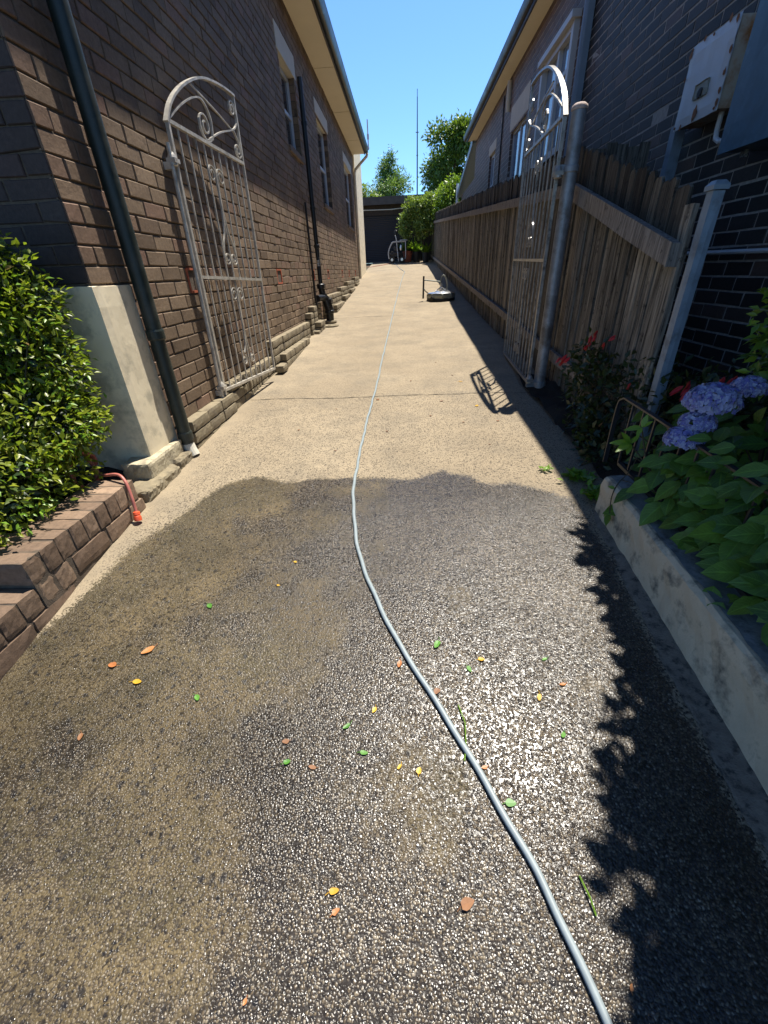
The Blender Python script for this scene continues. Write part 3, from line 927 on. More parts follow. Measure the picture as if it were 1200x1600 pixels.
mb.add([(-1.16, 1.85, 3.34), (-1.16, 16.85, 3.34), (-1.16, 16.85, 3.37), (-1.16, 1.85, 3.37)], [(0, 1, 2, 3)])
mb.add([(-1.7, 16.80, 3.25), (-6, 16.80, 3.25), (-6, 16.80, 5.5)], [(0, 1, 2)])
mb.add([(-1.7, 2.0, 3.25), (-6, 2.0, 3.25), (-6, 2.0, 5.5)], [(0, 1, 2)])
mb.build("roof", "roof", house)
m = MB(); m.box((-6.5, .1, 2.85), (-1.80, 2.30, 2.95)); m.build("sky_blocker_slab", "soffit", house)  # unseen slab added to keep sky light off the front wall
m = MB(); m.box((-6.5, .02, 2.70), (-1.78, .10, 3.10)); m.build("sky_blocker_beam", "fascia", house)  # unseen front edge of the added light-blocking slab
# rear wing, rendered cream
mb = MB()
mb.box((-6, 16.81, -.5), (-1.56, 19.5, 3.9)); mb.build("rear_wing", "cream", house)
# front downpipe
mb = MB(); mb.tube([(-1.54, 2.685, z) for z in (3.23, 2.0, .5, -.28)] , .045, 20, tint=.5)
mb.tube([(-1.54, 2.685, -.28), (-1.54, 2.685, -.985)], .043, 20)
dp = smooth_angle(mb.build("downpipe", "greenpipe", house))
mb = MB(); mb.lathe([(.05, -.02), (.053, -.01), (.053, .03), (.05, .04)], (-1.54, 2.685, -.29), 20); mb.build("pipe_collar", "greenpipe", dp)
mb = MB(); mb.lathe([(.048, 0), (.05, .005), (.05, .05), (.047, .06)], (-1.54, 2.685, -.96), 20); mb.build("pipe_collar", "greenpipe", dp)
mb = MB(); mb.tube([(-1.54, 2.685, -.985), (-1.525, 2.675, -1.03), (-1.505, 2.665, -1.075)], .041, 16); mb.build("pipe_shoe", "lintel", dp)
# rear downpipe and aerial at the gutter end
mb = MB(); mb.tube([(-1.12, 16.7, 3.22), (-1.14, 16.72, 3.15), (-1.52, 16.75, 2.85), (-1.56, 16.76, 2.75), (-1.56, 16.76, -.2)], .04, 12)
lab(smooth_angle(mb.build("downpipe", "cream", house)), "cream downpipe at the rear corner")
mb = MB(); mb.tube([(-1.06, 16.5, 3.25), (-1.06, 16.5, 3.95)], .018, 8); mb.tube([(-1.13, 16.5, 3.3), (-1.02, 16.5, 3.3)], .012, 6); mb.box((-1.09, 16.47, 3.5), (-1.03, 16.53, 3.62))
mb.build("aerial", "whitepipe", house)

# sewer vent stack standing against the left wall
st = thing("vent_stack", "black sewer vent pipe with bulky trap standing against the left brick wall", "pipe", (-1.49, 8.4, -.79))
mb = MB(); mb.tube([(-1.5, 8.33, 2.5), (-1.5, 8.33, 1.0), (-1.5, 8.35, -.16)], .037, 14)
pp = smooth_angle(mb.build("pipe", "blackpipe", st))
for z in (2.0, .95, .42):
    mb = MB(); mb.lathe([(.039, -.03), (.046, -.02), (.046, .02), (.039, .03)], (-1.5, 8.34, z), 14); mb.build("pipe_joint", "blackpipe", pp)
mb = MB(); mb.lathe([(.0385, -.14), (.0385, .12)], (-1.5, 8.345, .27), 14); lab(mb.build("pipe_sleeve", "steel", pp), "bare silver sleeve on the black pipe")
mb = MB()
mb.tube([(-1.5, 8.35, -.14), (-1.49, 8.37, -.3), (-1.44, 8.40, -.40), (-1.40, 8.42, -.55), (-1.40, 8.42, -.74)], [.055, .06, .075, .08, .072], 16)
mb.lathe([(.075, -.035), (.09, -.02), (.09, .02), (.075, .035)], (-1.40, 8.42, -.60), 16)
mb.lathe([(.062, -.04), (.072, -.03), (.072, .03), (.062, .04)], (-1.5, 8.35, -.18), 16)
mb.tube([(-1.45, 8.39, -.37), (-1.5, 8.25, -.36), (-1.54, 8.1, -.36)], .055, 14)
mb.tube([(-1.33, 8.40, -.42), (-1.40, 8.41, -.42)], .055, 14)
smooth_angle(mb.build("trap", "blackpipe", st))
mb = MB(); mb.tube([(-1.56, 8.05, 1.0), (-1.56, 8.05, -.35), (-1.55, 8.06, -.5)], .016, 8); mb.build("waste_pipe", "blackpipe", st)
mb = MB(); mb.lathe([(.115, -.02), (.12, 0), (.11, .02), (.085, .022)], (-1.40, 8.42, -.765), 20); mb.build("pipe_base", "stone", st)

cov = MB(); cov.lathe([(.16, -.01), (.165, 0), (.16, .012), (.125, .014), (.12, .008), (.03, .008), (.028, .016), (.01, .017)], (-1.36, 8.05, dz(-1.36, 8.05) + .008), 28)
tag(cov.build("drain_cover", "stone", base=(-1.36, 8.05, -.80)), "round pale drain cover set in the concrete at the foot of the black vent pipe", "drain cover")
mb = MB(); mb.rbox((-1.50, 4.86, -.965), (-1.40, 5.08, -.885), (4, 6, 3), .002, .006, .45)
tag(mb.build("loose_brick", "stone", base=(-1.45, 4.97, -.965)), "loose brown brick propping the corner of the open left gate", "brick")

# ------------------------------------------------------------------ gates
def spiral(c, r0, r1, a0, turns, cw=True, n=26):
    pts = []
    for i in range(n + 1):
        t = i / n; a = R(a0) + (-1 if cw else 1) * 2 * math.pi * turns * t
        r = r0 + (r1 - r0) * t ** 0.8
        pts.append((c[0] + r * math.cos(a), c[1] + r * math.sin(a)))
    return pts
def smooth_path(p, n=8):
    out = []
    q = [p[0]] + list(p) + [p[-1]]
    for i in range(1, len(q) - 2):
        for k in range(n):
            t = k / n; out.append(tuple(0.5 * ((2 * q[i][j]) + (-q[i - 1][j] + q[i + 1][j]) * t + (2 * q[i - 1][j] - 5 * q[i][j] + 4 * q[i + 1][j] - q[i + 2][j]) * t * t + (-q[i - 1][j] + 3 * q[i][j] - 3 * q[i + 1][j] + q[i + 2][j]) * t ** 3) for j in range(len(q[i]))))
    out.append(tuple(p[-1])); return out
def iron_gate(label, A, B, z0, tilt, Wd, mat, hb=0.85, ht=1.745, hl=2.19):
    A = Vector((A[0], A[1], 0)); B = Vector((B[0], B[1], 0)); d = (B - A).normalized(); nrm = Vector((d.y, -d.x, 0))
    th = R(tilt)
    def w(u, v):
        uu = u * math.cos(th) + v * math.sin(th); vv = v * math.cos(th) - u * math.sin(th)
        return A + d * uu + Vector((0, 0, z0 + vv))
    g = thing("iron_gate", label, "gate", (A.x, A.y, z0), "wrought iron driveway gates")
    def put(name, uv, w_=.010, t_=.0095):
        m = MB(); m.bar([w(*q) for q in uv], nrm, w_, t_); return m.build(name, mat, g)
    put("stile", [(0, -.03), (0, ht)], .024, .022); put("stile", [(Wd, 0), (Wd, hl)], .02, .018)
    put("rail", [(.011, .01), (Wd - .01, .01)], .024, .022); put("rail", [(.011, hb), (Wd - .01, hb)], .024, .022)
    put("rail", [(.002, ht), (Wd - .01, ht)], .026, .022)
    ah = hl - ht
    arch = smooth_path([(-.015 + a * (Wd + .02), ht - .01 + b * (ah + .01)) for a, b in ((0, 0), (.075, .24), (.185, .46), (.34, .68), (.53, .87), (.75, .97), (.91, 1.0), (1, 1.0))])
    put("arch", arch, .034, .014)
    nb = 9
    for i in range(1, nb + 1):
        u = Wd * i / (nb + 1)
        put("bar", [(u, .02), (u, hb - .01)]); put("bar", [(u, hb + .01), (u, ht - .01)])
    c = Wd / 2
    for s in (-1, 1):
        cw = s > 0
        top = spiral((c + s * .062, ht - .19), .058, .014, 90 if True else 0, 1.5, not cw)
        # upper lyre: spiral, long stem, lower spiral
        stem = smooth_path([(c + s * .01, ht - .23), (c + s * .005, ht - .40), (c + s * .035, ht - .56), (c + s * .075, hb + .26), (c + s * .108, hb + .155)])
        put("scroll", spiral((c + s * .066, ht - .185), .016, .056, 0 if s > 0 else 180, 1.5, s < 0) + stem, .014, .008)
        put("scroll", spiral((c + s * .055, hb + .15), .053, .014, 0 if s > 0 else 180, 1.5, s > 0), .014, .008)
        put("scroll", spiral((c + s * .06, hb - .12), .014, .055, 0 if s > 0 else 180, 1.5, s < 0) + smooth_path([(c + s * .01, hb - .16), (c + s * .004, hb - .34), (c + s * .02, hb - .52), (c + s * .06, .25)]), .014, .008)
        put("scroll", spiral((c + s * .085, .19), .05, .014, 120 if s > 0 else 60, 1.4, s < 0), .014, .008)
    k = Wd / 1.1
    put("scroll", smooth_path([(.02 * k, ht + .012), (.22 * k, ht + .14), (.42 * k, ht + .235), (.54 * k, ht + .25), (.62 * k, ht + .17), (.60 * k, ht + .045)]) + spiral((.51 * k, ht + .105), .10, .022, -35, 1.7, True), .016, .010)
    put("scroll", smooth_path([(.40 * k, ht + .30), (.72 * k, ht + .25), (1.0 * k, ht + .19)]), .012, .008)
    put("scroll", smooth_path([(.50 * k, ht + .012), (.74 * k, ht + .12), (1.0 * k, ht + .205), (1.08 * k, ht + .26)]) , .016, .010)
    put("scroll", spiral((1.03 * k, ht + .345), .06, .016, -20, 1.7, False), .016, .009)
    put("scroll", smooth_path([(1.0 * k, ht + .20), (1.06 * k, ht + .14), (1.085 * k, ht + .05)]) + spiral((1.03 * k, ht + .075), .058, .016, -10, 1.6, True), .016, .009)
    for v in (1.70 - .17, .04):
        p = w(-.035, v); m = MB()
        m.lathe([(.018, -.03), (.03, -.025), (.03, .015), (.024, .03), (.016, .045)], p, 12); m.box(p + Vector((-.03, -.03, -.012)), p + Vector((.03, .045, .012)))
        m.build("hinge", mat, g)
    return g, w
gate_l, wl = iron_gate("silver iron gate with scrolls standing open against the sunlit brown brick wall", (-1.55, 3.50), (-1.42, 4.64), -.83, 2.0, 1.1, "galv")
m = MB(); m.tube([wl(-.05, -.12), wl(-.05, 1.62)], .014, 10)
for v in (.0, 1.5): p = wl(-.05, v); m.box((XL - .01, p.y - .02, p.z - .02), (p.x, p.y + .02, p.z + .02))
m.build("hinge_rod", "galv", gate_l)
gate_r, wr_ = iron_gate("iron gate with scrolls, shade painted into its colour, standing open beside the paling fence", (1.14, 3.99), (1.21, 5.40), -.955, -1.2, 1.41, "galv_shade", .985, 1.86, 2.37)
gp = thing("gate_post", "round galvanised steel gate post with a pale domed cap in front of the paling fence", "post", (1.238, 3.97, -1.02))
m = MB(); m.tube([(1.238, 3.97, z) for z in (-1.04, -.3, .4, .93)], .049, 24); pl = smooth_angle(m.build("pole", "post", gp))
m = MB(); m.lathe([(.054, 0), (.056, .010), (.052, .024), (.036, .036), (.012, .042)], (1.238, 3.97, .925), 24); smooth_angle(m.build("cap", "capmat", gp))
m = MB()
for z in (.60, -.95): m.box((1.12, 3.955, z - .03), (1.20, 3.99, z + .03)); m.lathe([(.0555, -.02), (.058, -.015), (.058, .015), (.0555, .02)], (1.238, 3.97, z), 24)
m.build("hinge_clamp", "post", gp)

# ------------------------------------------------------------------ paling fence
XF = 1.42
def ftop(y): return float(np.interp(y, [2.5, 4.25, 26.4], [.275, .785, 2.48]))
def frail(y): return float(np.interp(y, [2.5, 4.28, 26.3], [.01, .52, 2.11]))
def fbot(y): return float(np.interp(y, [2.4, 4.1, 6.3, 27.4], [-.83, -.74, -.58, .78]))
fence = thing("paling_fence", "weathered grey timber paling fence along the right side of the driveway", "fence", (XF, 14, gz(14)))
r = random.Random(5); m = MB()
y = 2.60
while y < 26.3:
    wdt = r.uniform(.072, .092); t = r.random() ** 1.2
    zt = ftop(y) + r.uniform(-.018, .018); zb = gz(y) - .03; x0 = XF - .02 + r.choice((0, .012)) + r.uniform(-.002, .002)
    th = .018; lean = r.uniform(-.008, .008); g_ = r.uniform(.002, .012) if r.random() < .8 else .018
    ya, yb = y, y + wdt - g_
    ear = r.uniform(.01, .025)
    poly = [(x0, ya, zb), (x0, yb, zb), (x0, yb + lean, zt - ear), (x0, yb - .018 + lean, zt - r.uniform(0, .006)), (x0, ya + .02 + lean, zt), (x0, ya + lean, zt - ear * 1.2)]
    zr = frail(y)
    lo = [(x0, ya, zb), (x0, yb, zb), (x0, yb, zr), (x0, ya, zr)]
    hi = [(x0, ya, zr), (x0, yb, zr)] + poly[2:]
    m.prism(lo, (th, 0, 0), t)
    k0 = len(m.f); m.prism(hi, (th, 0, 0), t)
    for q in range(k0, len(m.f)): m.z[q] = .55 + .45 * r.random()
    y += wdt
m.build("palings", "wood", fence)
def rail_path(f, y0, y1): return [yy for yy in (y0, 4.26, y1) if y0 <= yy <= y1]
def rail(name, f, y0, y1, w_, h_, off=0.0):
    ysr = list(np.linspace(y0, y1, max(3, int((y1 - y0) / .35))))
    mm = MB(); rr = random.Random(int(y0 * 10)); vs = []
    for yv in ysr:
        j = lambda a=.003: rr.uniform(-a, a)
        zc = f(yv)
        for a, b in ((XF - .022 - w_, -h_ / 2), (XF - .022, -h_ / 2), (XF - .022, h_ / 2 - .006), (XF - .022 - w_ + .006, h_ / 2)):
            vs.append((a + j(), yv, zc + b + j()))
    fs = []
    for i in range(len(ysr) - 1):
        for k in range(4): fs.append((i * 4 + k, (i + 1) * 4 + k, (i + 1) * 4 + (k + 1) % 4, i * 4 + (k + 1) % 4))
    fs.append((0, 1, 2, 3)); q = (len(ysr) - 1) * 4; fs.append((q + 3, q + 2, q + 1, q))
    mm.add(vs, fs, rr.random() * .5 + .4)
    return mm.build(name, "woodrail", fence)
rail("rail", frail, 2.52, 4.22, .062, .105)
rail("rail", frail, 4.24, 12.5, .045, .085); rail("rail", frail, 12.52, 26.3, .045, .085)
rail("rail", fbot, 3.3, 4.22, .05, .08); rail("rail", fbot, 4.24, 12.5, .05, .08); rail("rail", fbot, 12.52, 26.3, .05, .08)
m = MB(); m.rbox((XF - .03, 2.515, -1.0), (XF + .008, 2.595, .23), (2, 3, 14), .002, .004, .9); lab(m.build("end_board", "wood", fence), "thick pale end board")
for yv in (6.9, 9.6, 12.3, 15.0, 17.7, 20.4, 23.1): 
    m = MB(); m.box((XF + .012, yv - .05, gz(yv) - .02), (XF + .10, yv + .05, ftop(yv) - .15), .4); m.build("fence_post", "wood", fence)
m = MB(); m.rbox((1.394, 2.394, -1.0), (1.452, 2.452, .262), (2, 2, 8), .0004, .003)
bp = tag(m.build("steel_post", "bluepost", base=(1.425, 2.425, -1.0)), "blue grey square steel post with faceted cap at the paling fence's near end", "post")
m = MB(); m.prism([(1.388, 2.388, .262), (1.458, 2.388, .262), (1.458, 2.458, .262), (1.388, 2.458, .262)], (0, 0, .018))
m.add([(1.388, 2.388, .28), (1.458, 2.388, .28), (1.458, 2.458, .28), (1.388, 2.458, .28), (1.403, 2.403, .298), (1.443, 2.403, .298), (1.443, 2.443, .298), (1.403, 2.443, .298)], [(0, 1, 5, 4), (1, 2, 6, 5), (2, 3, 7, 6), (3, 0, 4, 7), (4, 5, 6, 7)])
m.build("post_cap", "bluepost", bp)
# dark side gate in the gap between the fence and the neighbour's wall
sg = thing("side_gate", "dark paling side gate in the gap between the fence and the neighbouring house", "gate", (1.8, 4.7, -.95))
m = MB(); r = random.Random(9)
xv = 1.47
while xv < 2.08:
    m.box((xv, 4.70, -.9), (xv + .085, 4.72, .86 + r.uniform(-.02, .02)), r.random() * .5); xv += .092
m.build("palings", "wood", sg)
m = MB(); m.box((1.46, 4.725, .55), (2.1, 4.77, .62)); m.box((1.46, 4.725, -.5), (2.1, 4.77, -.43)); m.build("rail", "wood", sg)
m = MB(); m.box((2.09, 4.3, -.9), (2.165, 4.375, .88)); m.build("post", "bluepost", sg)

# ------------------------------------------------------------------ neighbouring house
XR = 2.2
nb = thing("neighbour_house", "dark brick neighbouring house behind the paling fence with grey gutter and white framed windows", "house", (XR, 9, -.9))
nwins = [(7.55, 8.95, 1.35, 2.60), (9.98, 11.25, 1.45, 2.36), (12.95, 13.7, 1.75, 2.42)]
bk, mo = MB(), MB()
nz_ = lambda a, z, r: (0.55 + .45 * r.random()) if a > 7.1 else 0.0
vent_r = (4.86, 5.1, -.2, .0)
brickwork(bk, mo, lambda a, d, z: (XR - d, a, z), 1.0, 16.4, -1.2, 3.32, nwins, joint=.012, recess=.0035, jit=.0012, seed=8, zonef=nz_, cham=.0025, z_ref=-.03, holes=[vent_r])
brickwork(bk, mo, lambda a, d, z: (a, 1.0 - d, z), 2.2, 6.0, -1.2, 3.3, (), joint=.012, recess=.0035, jit=.0012, seed=12, cham=.0025, z_ref=-.03)
bk.build("wall", "dbrick", nb)
lab(mo.build("mortar_bed", "lmortar", nb), "pale flush mortar between the dark bricks")
m = MB(); m.box((XR + .012, 4.865, -.195), (XR + .03, 5.095, -.01))
for i in range(6):
    for j in range(3): m.box((XR - .003, 4.87 + i * .038, -.19 + j * .06), (XR + .012, 4.895 + i * .038, -.15 + j * .06))
m.build("air_vent", "tvent", nb)
# rear part with the lower raking roof
bk, mo = MB(), MB()
brickwork(bk, mo, lambda a, d, z: (XR + .05 - d, a, z), 16.4, 20.2, -.5, 2.45, (), joint=.012, recess=.0035, jit=.0012, seed=18, zonef=lambda a, z, r: .7, cham=.0025)
bk.build("rear_wall", "dbrick", nb); mo.build("rear_mortar", "lmortar", nb)
m = MB(); m.prism([(2.12, 16.45, 3.25), (2.12, 20.4, 2.42), (2.12, 20.4, 2.54), (2.12, 16.45, 3.37)], (3.5, 0, 0)); m.build("rear_roof", "bluepipe", nb)
m = MB(); m.prism([(2.085, 16.4, 3.22), (2.085, 20.45, 2.37), (2.085, 20.45, 2.55), (2.085, 16.4, 3.40)], (.03, 0, 0)); m.build("bargeboard", "bluepipe", nb)
m = MB(); m.tube([(2.1, 20.35, .3), (2.1, 20.35, 2.85)], .045, 10); lab(m.build("downpipe", "whitepipe", nb), "white pipe at the rear corner")
# near white timber window
y0, y1, z0, z1 = nwins[0]
f = MB()
for a, b in (((XR - .07, y0 - .02, z0), (XR + .10, y0 + .07, z1)), ((XR - .07, y1 - .07, z0), (XR + .10, y1 + .02, z1)), ((XR - .06, y0 + .07, z1 - .07), (XR + .09, y1 - .07, z1)), ((XR - .06, y0 + .07, z0), (XR + .09, y1 - .07, z0 + .08)),
             ((XR - .04, y0 + .60, z0 + .08), (XR + .08, y0 + .67, z1 - .07)), ((XR - .03, y0 + .07, z1 - .42), (XR + .07, y0 + .60, z1 - .37)), ((XR - .03, y0 + .67, z1 - .42), (XR + .07, y1 - .07, z1 - .37))): f.box(a, b)
wf = lab(f.build("window", "white", nb), "white timber casement window nearest the gate")
m = MB(); m.box((XR - .12, y0 - .06, z1 + .002), (XR - .005, y1 + .06, z1 + .07)); m.build("head_mould", "white", wf)
m = MB(); m.box((XR + .01, y0 + .07, z0 + .08), (XR + .018, y1 - .07, z1 - .07)); m.build("pane", "glassb", wf)
for (y0, y1, z0, z1), tl in zip(nwins[1:], (.38, .2)):
    f = MB()
    for a, b in (((XR + .05, y0, z0), (XR + .10, y0 + .06, z1)), ((XR + .05, y1 - .06, z0), (XR + .10, y1, z1)), ((XR + .05, y0 + .06, z1 - .06), (XR + .10, y1 - .06, z1)), ((XR + .05, y0 + .06, z0), (XR + .10, y1 - .06, z0 + .06)), ((XR + .055, (y0 + y1) / 2 - .03, z0 + .06), (XR + .095, (y0 + y1) / 2 + .03, z1 - .06))): f.box(a, b)
    wf = f.build("window", "white", nb)
    m = MB(); m.box((XR + .075, y0 + .06, z0 + .06), (XR + .083, y1 - .06, z1 - .06)); m.build("pane", "glassb", wf)
    m = MB(); m.rbox((XR - .012, y0 - .1, z1), (XR + .11, y1 + .1, z1 + tl), (2, 8, 3), .001, .004); m.build("lintel", "lintel", wf)
m = MB(); m.box((1.955, .2, 3.30), (2.4, 16.5, 3.32)); m.build("soffit", "soffit", nb)
m = MB(); m.box((1.935, .2, 3.285), (1.955, 16.52, 3.43)); m.build("fascia", "fascia", nb)
m = MB()
prof = [(a + .03, b) for a, b in [(1.885, 3.305), (1.86, 3.292), (1.825, 3.30), (1.805, 3.33), (1.80, 3.37), (1.792, 3.41), (1.80, 3.42), (1.812, 3.36), (1.83, 3.318), (1.883, 3.315)]]
m.prism([(x, .2, z) for x, z in prof], (0, 16.32, 0)); smooth_angle(m.build("gutter", "gutter2", nb))
m = MB(); m.add([(1.92, .15, 3.42), (1.92, 16.55, 3.42), (7.0, 16.55, 5.7), (7.0, .15, 5.7)], [(0, 3, 2, 1)]); m.add([(1.92, .15, 3.39), (1.92, 16.55, 3.39), (7.0, 16.55, 5.67), (7.0, .15, 5.67)], [(0, 1, 2, 3)]); m.add([(1.92, .15, 3.39), (1.92, 16.55, 3.39), (1.92, 16.55, 3.42), (1.92, .15, 3.42)], [(3, 2, 1, 0)])
m.add([(2.3, 16.42, 3.3), (6.5, 16.42, 3.3), (6.5, 16.42, 5.4)], [(0, 1, 2)])
m.build("roof", "roof", nb)
m = MB(); m.tube([(2.13, 7.05, 3.29), (2.13, 7.05, 1.4), (2.13, 7.05, -.8)], .05, 12); m.box((2.115, 7.0, -.8), (2.185, 7.1, 3.29)); lab(m.build("downpipe", "bluepipe", nb), "blue grey square downpipe")
m = MB(); m.tube([(2.15, 11.55, 3.2), (2.15, 11.55, 2.9), (2.17, 11.6, 2.75)], .045, 10); lab(m.build("vent_pipe", "lintel", nb), "short pale vent pipe under the eave")
m = MB(); m.tube([(2.185, 12.2, 3.15), (2.185, 12.2, .8)], .014, 6); m.build("cable", "blackpipe", nb)
m = MB(); m.tube([(2.165, 4.32, .035), (2.165, 3.4, .025), (2.165, 1.2, .0)], .014, 8); m.build("conduit", "whitepipe", nb)

# meter box and electrical cabinet on the neighbour's wall
mbx = thing("meter_box", "white enamel meter box with rusty edges and small dial window on dark bricks", "meter box", (2.1, 3.9, .84))
m = MB(); m.box((2.04, 3.72, .83), (2.196, 4.18, 1.25)); m.build("case", "meterside", mbx)
m = MB(); m.rbox((2.022, 3.705, .815), (2.039, 4.2, 1.265), (1, 8, 8), .0015, .006); dr_ = m.build("lid", "meter", mbx)
m = MB()
for a in (3.725, 3.95, 4.175):
    for b in (.835, 1.245): m.lathe([(.008, 0), (.008, .005), (.004, .007)], (2.0215, a, b), 8, (-1, 0, 0))
m.build("screw", "rust", dr_)
m = MB(); m.rbox((2.017, 3.85, .93), (2.0205, 4.02, 1.03), (1, 6, 6), .0006, .01); m.build("label_plate", "dullsteel", dr_)
m = MB(); m.lathe([(.028, 0), (.028, .004), (.02, .006)], (2.0165, 3.94, .965), 18, (-1, 0, 0)); m.build("dial_window", "black", dr_)
m = MB()
rr = random.Random(3)
for (a, b, s_) in ((3.95, .865, .028), (3.725, 1.235, .014), (4.185, 1.22, .016), (3.715, 1.0, .014), (3.714, .92, .014), (3.712, 1.1, .014), (3.712, .86, .016), (4.19, 1.1, .012), (4.05, 1.258, .012), (3.8, 1.26, .014), (4.1, .822, .012)):
    q = [(2.0202, a + s_ * rr.uniform(.6, 1.2) * math.cos(t), b + 1.5 * s_ * rr.uniform(.6, 1.2) * math.sin(t)) for t in np.linspace(0, 2 * math.pi, 11)[:-1]]
    m.prism(q, (-.0015, 0, 0))
m.build("rust_patch", "rust", dr_)
m = MB(); m.tube([(2.12, 3.80, .83), (2.12, 3.80, .74), (2.11, 3.77, .69), (2.10, 3.70, .66), (2.09, 3.55, .65)], .016, 8); m.build("conduit", "whitepipe", mbx)
cb = thing("electrical_cabinet", "large dark blue metal cabinet on the dark brick wall beside the meter box", "cabinet", (2.05, 3.2, .56))
m = MB(); m.rbox((1.93, 2.75, .535), (2.195, 3.36, 1.32), (2, 6, 6), .001, .006); m.build("case", "cabinet", cb)
m = MB(); m.rbox((1.912, 2.74, .53), (1.929, 3.37, 1.33), (1, 6, 6), .001, .005); m.build("door", "cabinet", cb)
m = MB(); m.box((1.99, 3.22, .50), (2.01, 3.26, .534)); m.build("cable_clamp", "steel", cb)

# ------------------------------------------------------------------ garage, mast
ga = thing("garage", "flat roofed garage with a charcoal roller door across the far end of the driveway", "garage", (-.6, 25.2, .44))
m = MB(); m.box((-4.0, 25.05, .3), (-2.3, 25.2, 2.9)); m.box((.06, 25.05, .3), (1.35, 25.2, 2.9)); m.box((-2.3, 25.05, 2.42), (.06, 25.2, 2.9)); m.box((-4, 25.2, .3), (-3.9, 31, 2.9)); m.box((1.25, 25.2, .3), (1.35, 31, 2.9)); m.build("wall", "darkwood", ga)
m = MB()
nr = 26
for i in range(nr):
    za = .42 + 2.0 * i / nr; zb = .42 + 2.0 * (i + 1) / nr
    m.add([(-2.3, 25.10, za), (.06, 25.10, za), (.06, 25.085, (za + zb) / 2), (-2.3, 25.085, (za + zb) / 2), (.06, 25.10, zb), (-2.3, 25.10, zb)], [(0, 1, 2, 3), (3, 2, 4, 5)])
m.build("roller_door", "garage", ga)
m = MB(); m.box((-4.2, 24.55, 2.80), (1.25, 24.6, 3.10)); m.build("fascia", "gfascia", ga)
m = MB(); m.box((-4.2, 24.6, 3.02), (1.25, 31, 3.12)); m.build("roof", "gfascia", ga)
m = MB()
for x in (-2.35, .12): m.box((x - .05, 24.62, .4), (x + .05, 24.72, 2.85))
for x in np.arange(-4, 1.2, .6): m.box((x, 24.61, 2.86), (x + .05, 25.05, 2.98))
m.build("rafters", "darkwood", ga)
m = MB(); m.tube([(-2.0, 24.64, 2.62), (-.6, 24.66, 2.60), (.2, 24.7, 2.66)], .02, 6); m.build("pipe", "lintel", ga)
mast = thing("radio_mast", "thin tall grey mast rising above the trees behind the garage", "mast", (1.05, 40, .6))
m = MB(); m.tube([(1.05, 40, .6), (1.05, 40, 7.5), (1.05, 40, 10.6)], [.06, .045, .028], 8); m.build("pole", "gutter2", mast)
m = MB(); m.tube([(1.05, 40, 10.5), (1.05, 40, 11.0)], .02, 6); m.tube([(.93, 40, 8.7), (1.17, 40, 8.7)], .025, 6); m.tube([(.98, 40, 7.4), (1.12, 40, 7.4)], .025, 6); m.build("antenna", "gutter2", mast)

# ------------------------------------------------------------------ trees
def tree(name, label, cat, base, h, blobs, n, size, mat, trunk_r, group=None, wr=.5, clump=.25, nclump=70, inner=.6, limbs=7):
    t = thing(name, label, cat, base, group)
    b = Vector(base); m = MB(); r = random.Random(int(base[0] * 100))
    top = Vector((b.x, b.y, b.z + h * .8))
    path = [b, b + Vector((.03 * h * .3, 0, h * .25)), b + Vector((-.02 * h * .3, .05, h * .5)), top]
    m.tube(path, [trunk_r, trunk_r * .8, trunk_r * .55, trunk_r * .15], 10)
    for i in range(limbs):
        bl = blobs[i % len(blobs)]
        k = r.uniform(.25, .65)
        s_ = b + Vector((0, 0, h * k))
        e = Vector(bl[:3]) + Vector((r.uniform(-.6, .6) * bl[3], r.uniform(-.6, .6) * bl[4], r.uniform(-.1, .6) * bl[5]))
        mid = (s_ + e) / 2 + Vector((r.uniform(-.1, .1), r.uniform(-.1, .1), .06 * h))
        m.tube([s_, mid, e], [trunk_r * .4, trunk_r * .28, trunk_r * .08], 6)
    m.build("trunk", "bark", t, smooth=True)
    foliage("crown", mat, t, blobs, n, size, wr, inner=inner, clump=clump, nclump=nclump)
    return t
rA = random.Random(2)
blA = []
for i in range(16):
    k = i / 15; zc = 3.0 + 3.2 * k; rad = 1.9 * (1 - k) ** .7 + .30
    a = rA.uniform(0, 6.28); q = rad * rA.uniform(.2, .6)
    blA.append((-.72 + q * math.cos(a), 33 + q * math.sin(a), zc, rad * .62, rad * .62, .5))
tree("conifer_tree", "feathery cone shaped tree standing alone behind the garage roof", "tree", (-.72, 33, .6), 5.6, blA, 14000, .18, "l_treeA", .14, wr=.35, clump=.4, inner=.9)
rB = random.Random(4); blB = []
for i in range(22):
    k = rB.random(); a = rB.uniform(0, 6.28); rad = (1.75 - .9 * k)
    blB.append((2.55 + rad * .8 * math.cos(a), 28.5 + rad * .8 * math.sin(a), 2.6 + 3.7 * k, .75, .75, .6))
tree("camphor_tree", "tall dark green leafy tree rising beside the gutter of the neighbouring house", "tree", (2.4, 28.5, .5), 6.0, blB, 13000, .20, "l_treeB", .2, wr=.5, clump=.4, inner=.9, nclump=120)
blC = [(-2.3, 30, 3.6, .9, .9, .75), (-1.6, 30.4, 3.3, .6, .6, .6), (-3.0, 30, 3.9, .8, .8, .6)]
tree("round_tree", "low round tree showing just above the garage roof next to the cream wall", "tree", (-2.3, 30, .5), 2.8, blC, 3600, .18, "l_shrub", .12, clump=.4, inner=.9)
rD = random.Random(12)
blD = [(rD.uniform(-.05, 1.7), rD.uniform(23.3, 24.1), 0, rD.uniform(.18, .34), .3, rD.uniform(.15, .28)) for _ in range(26)]
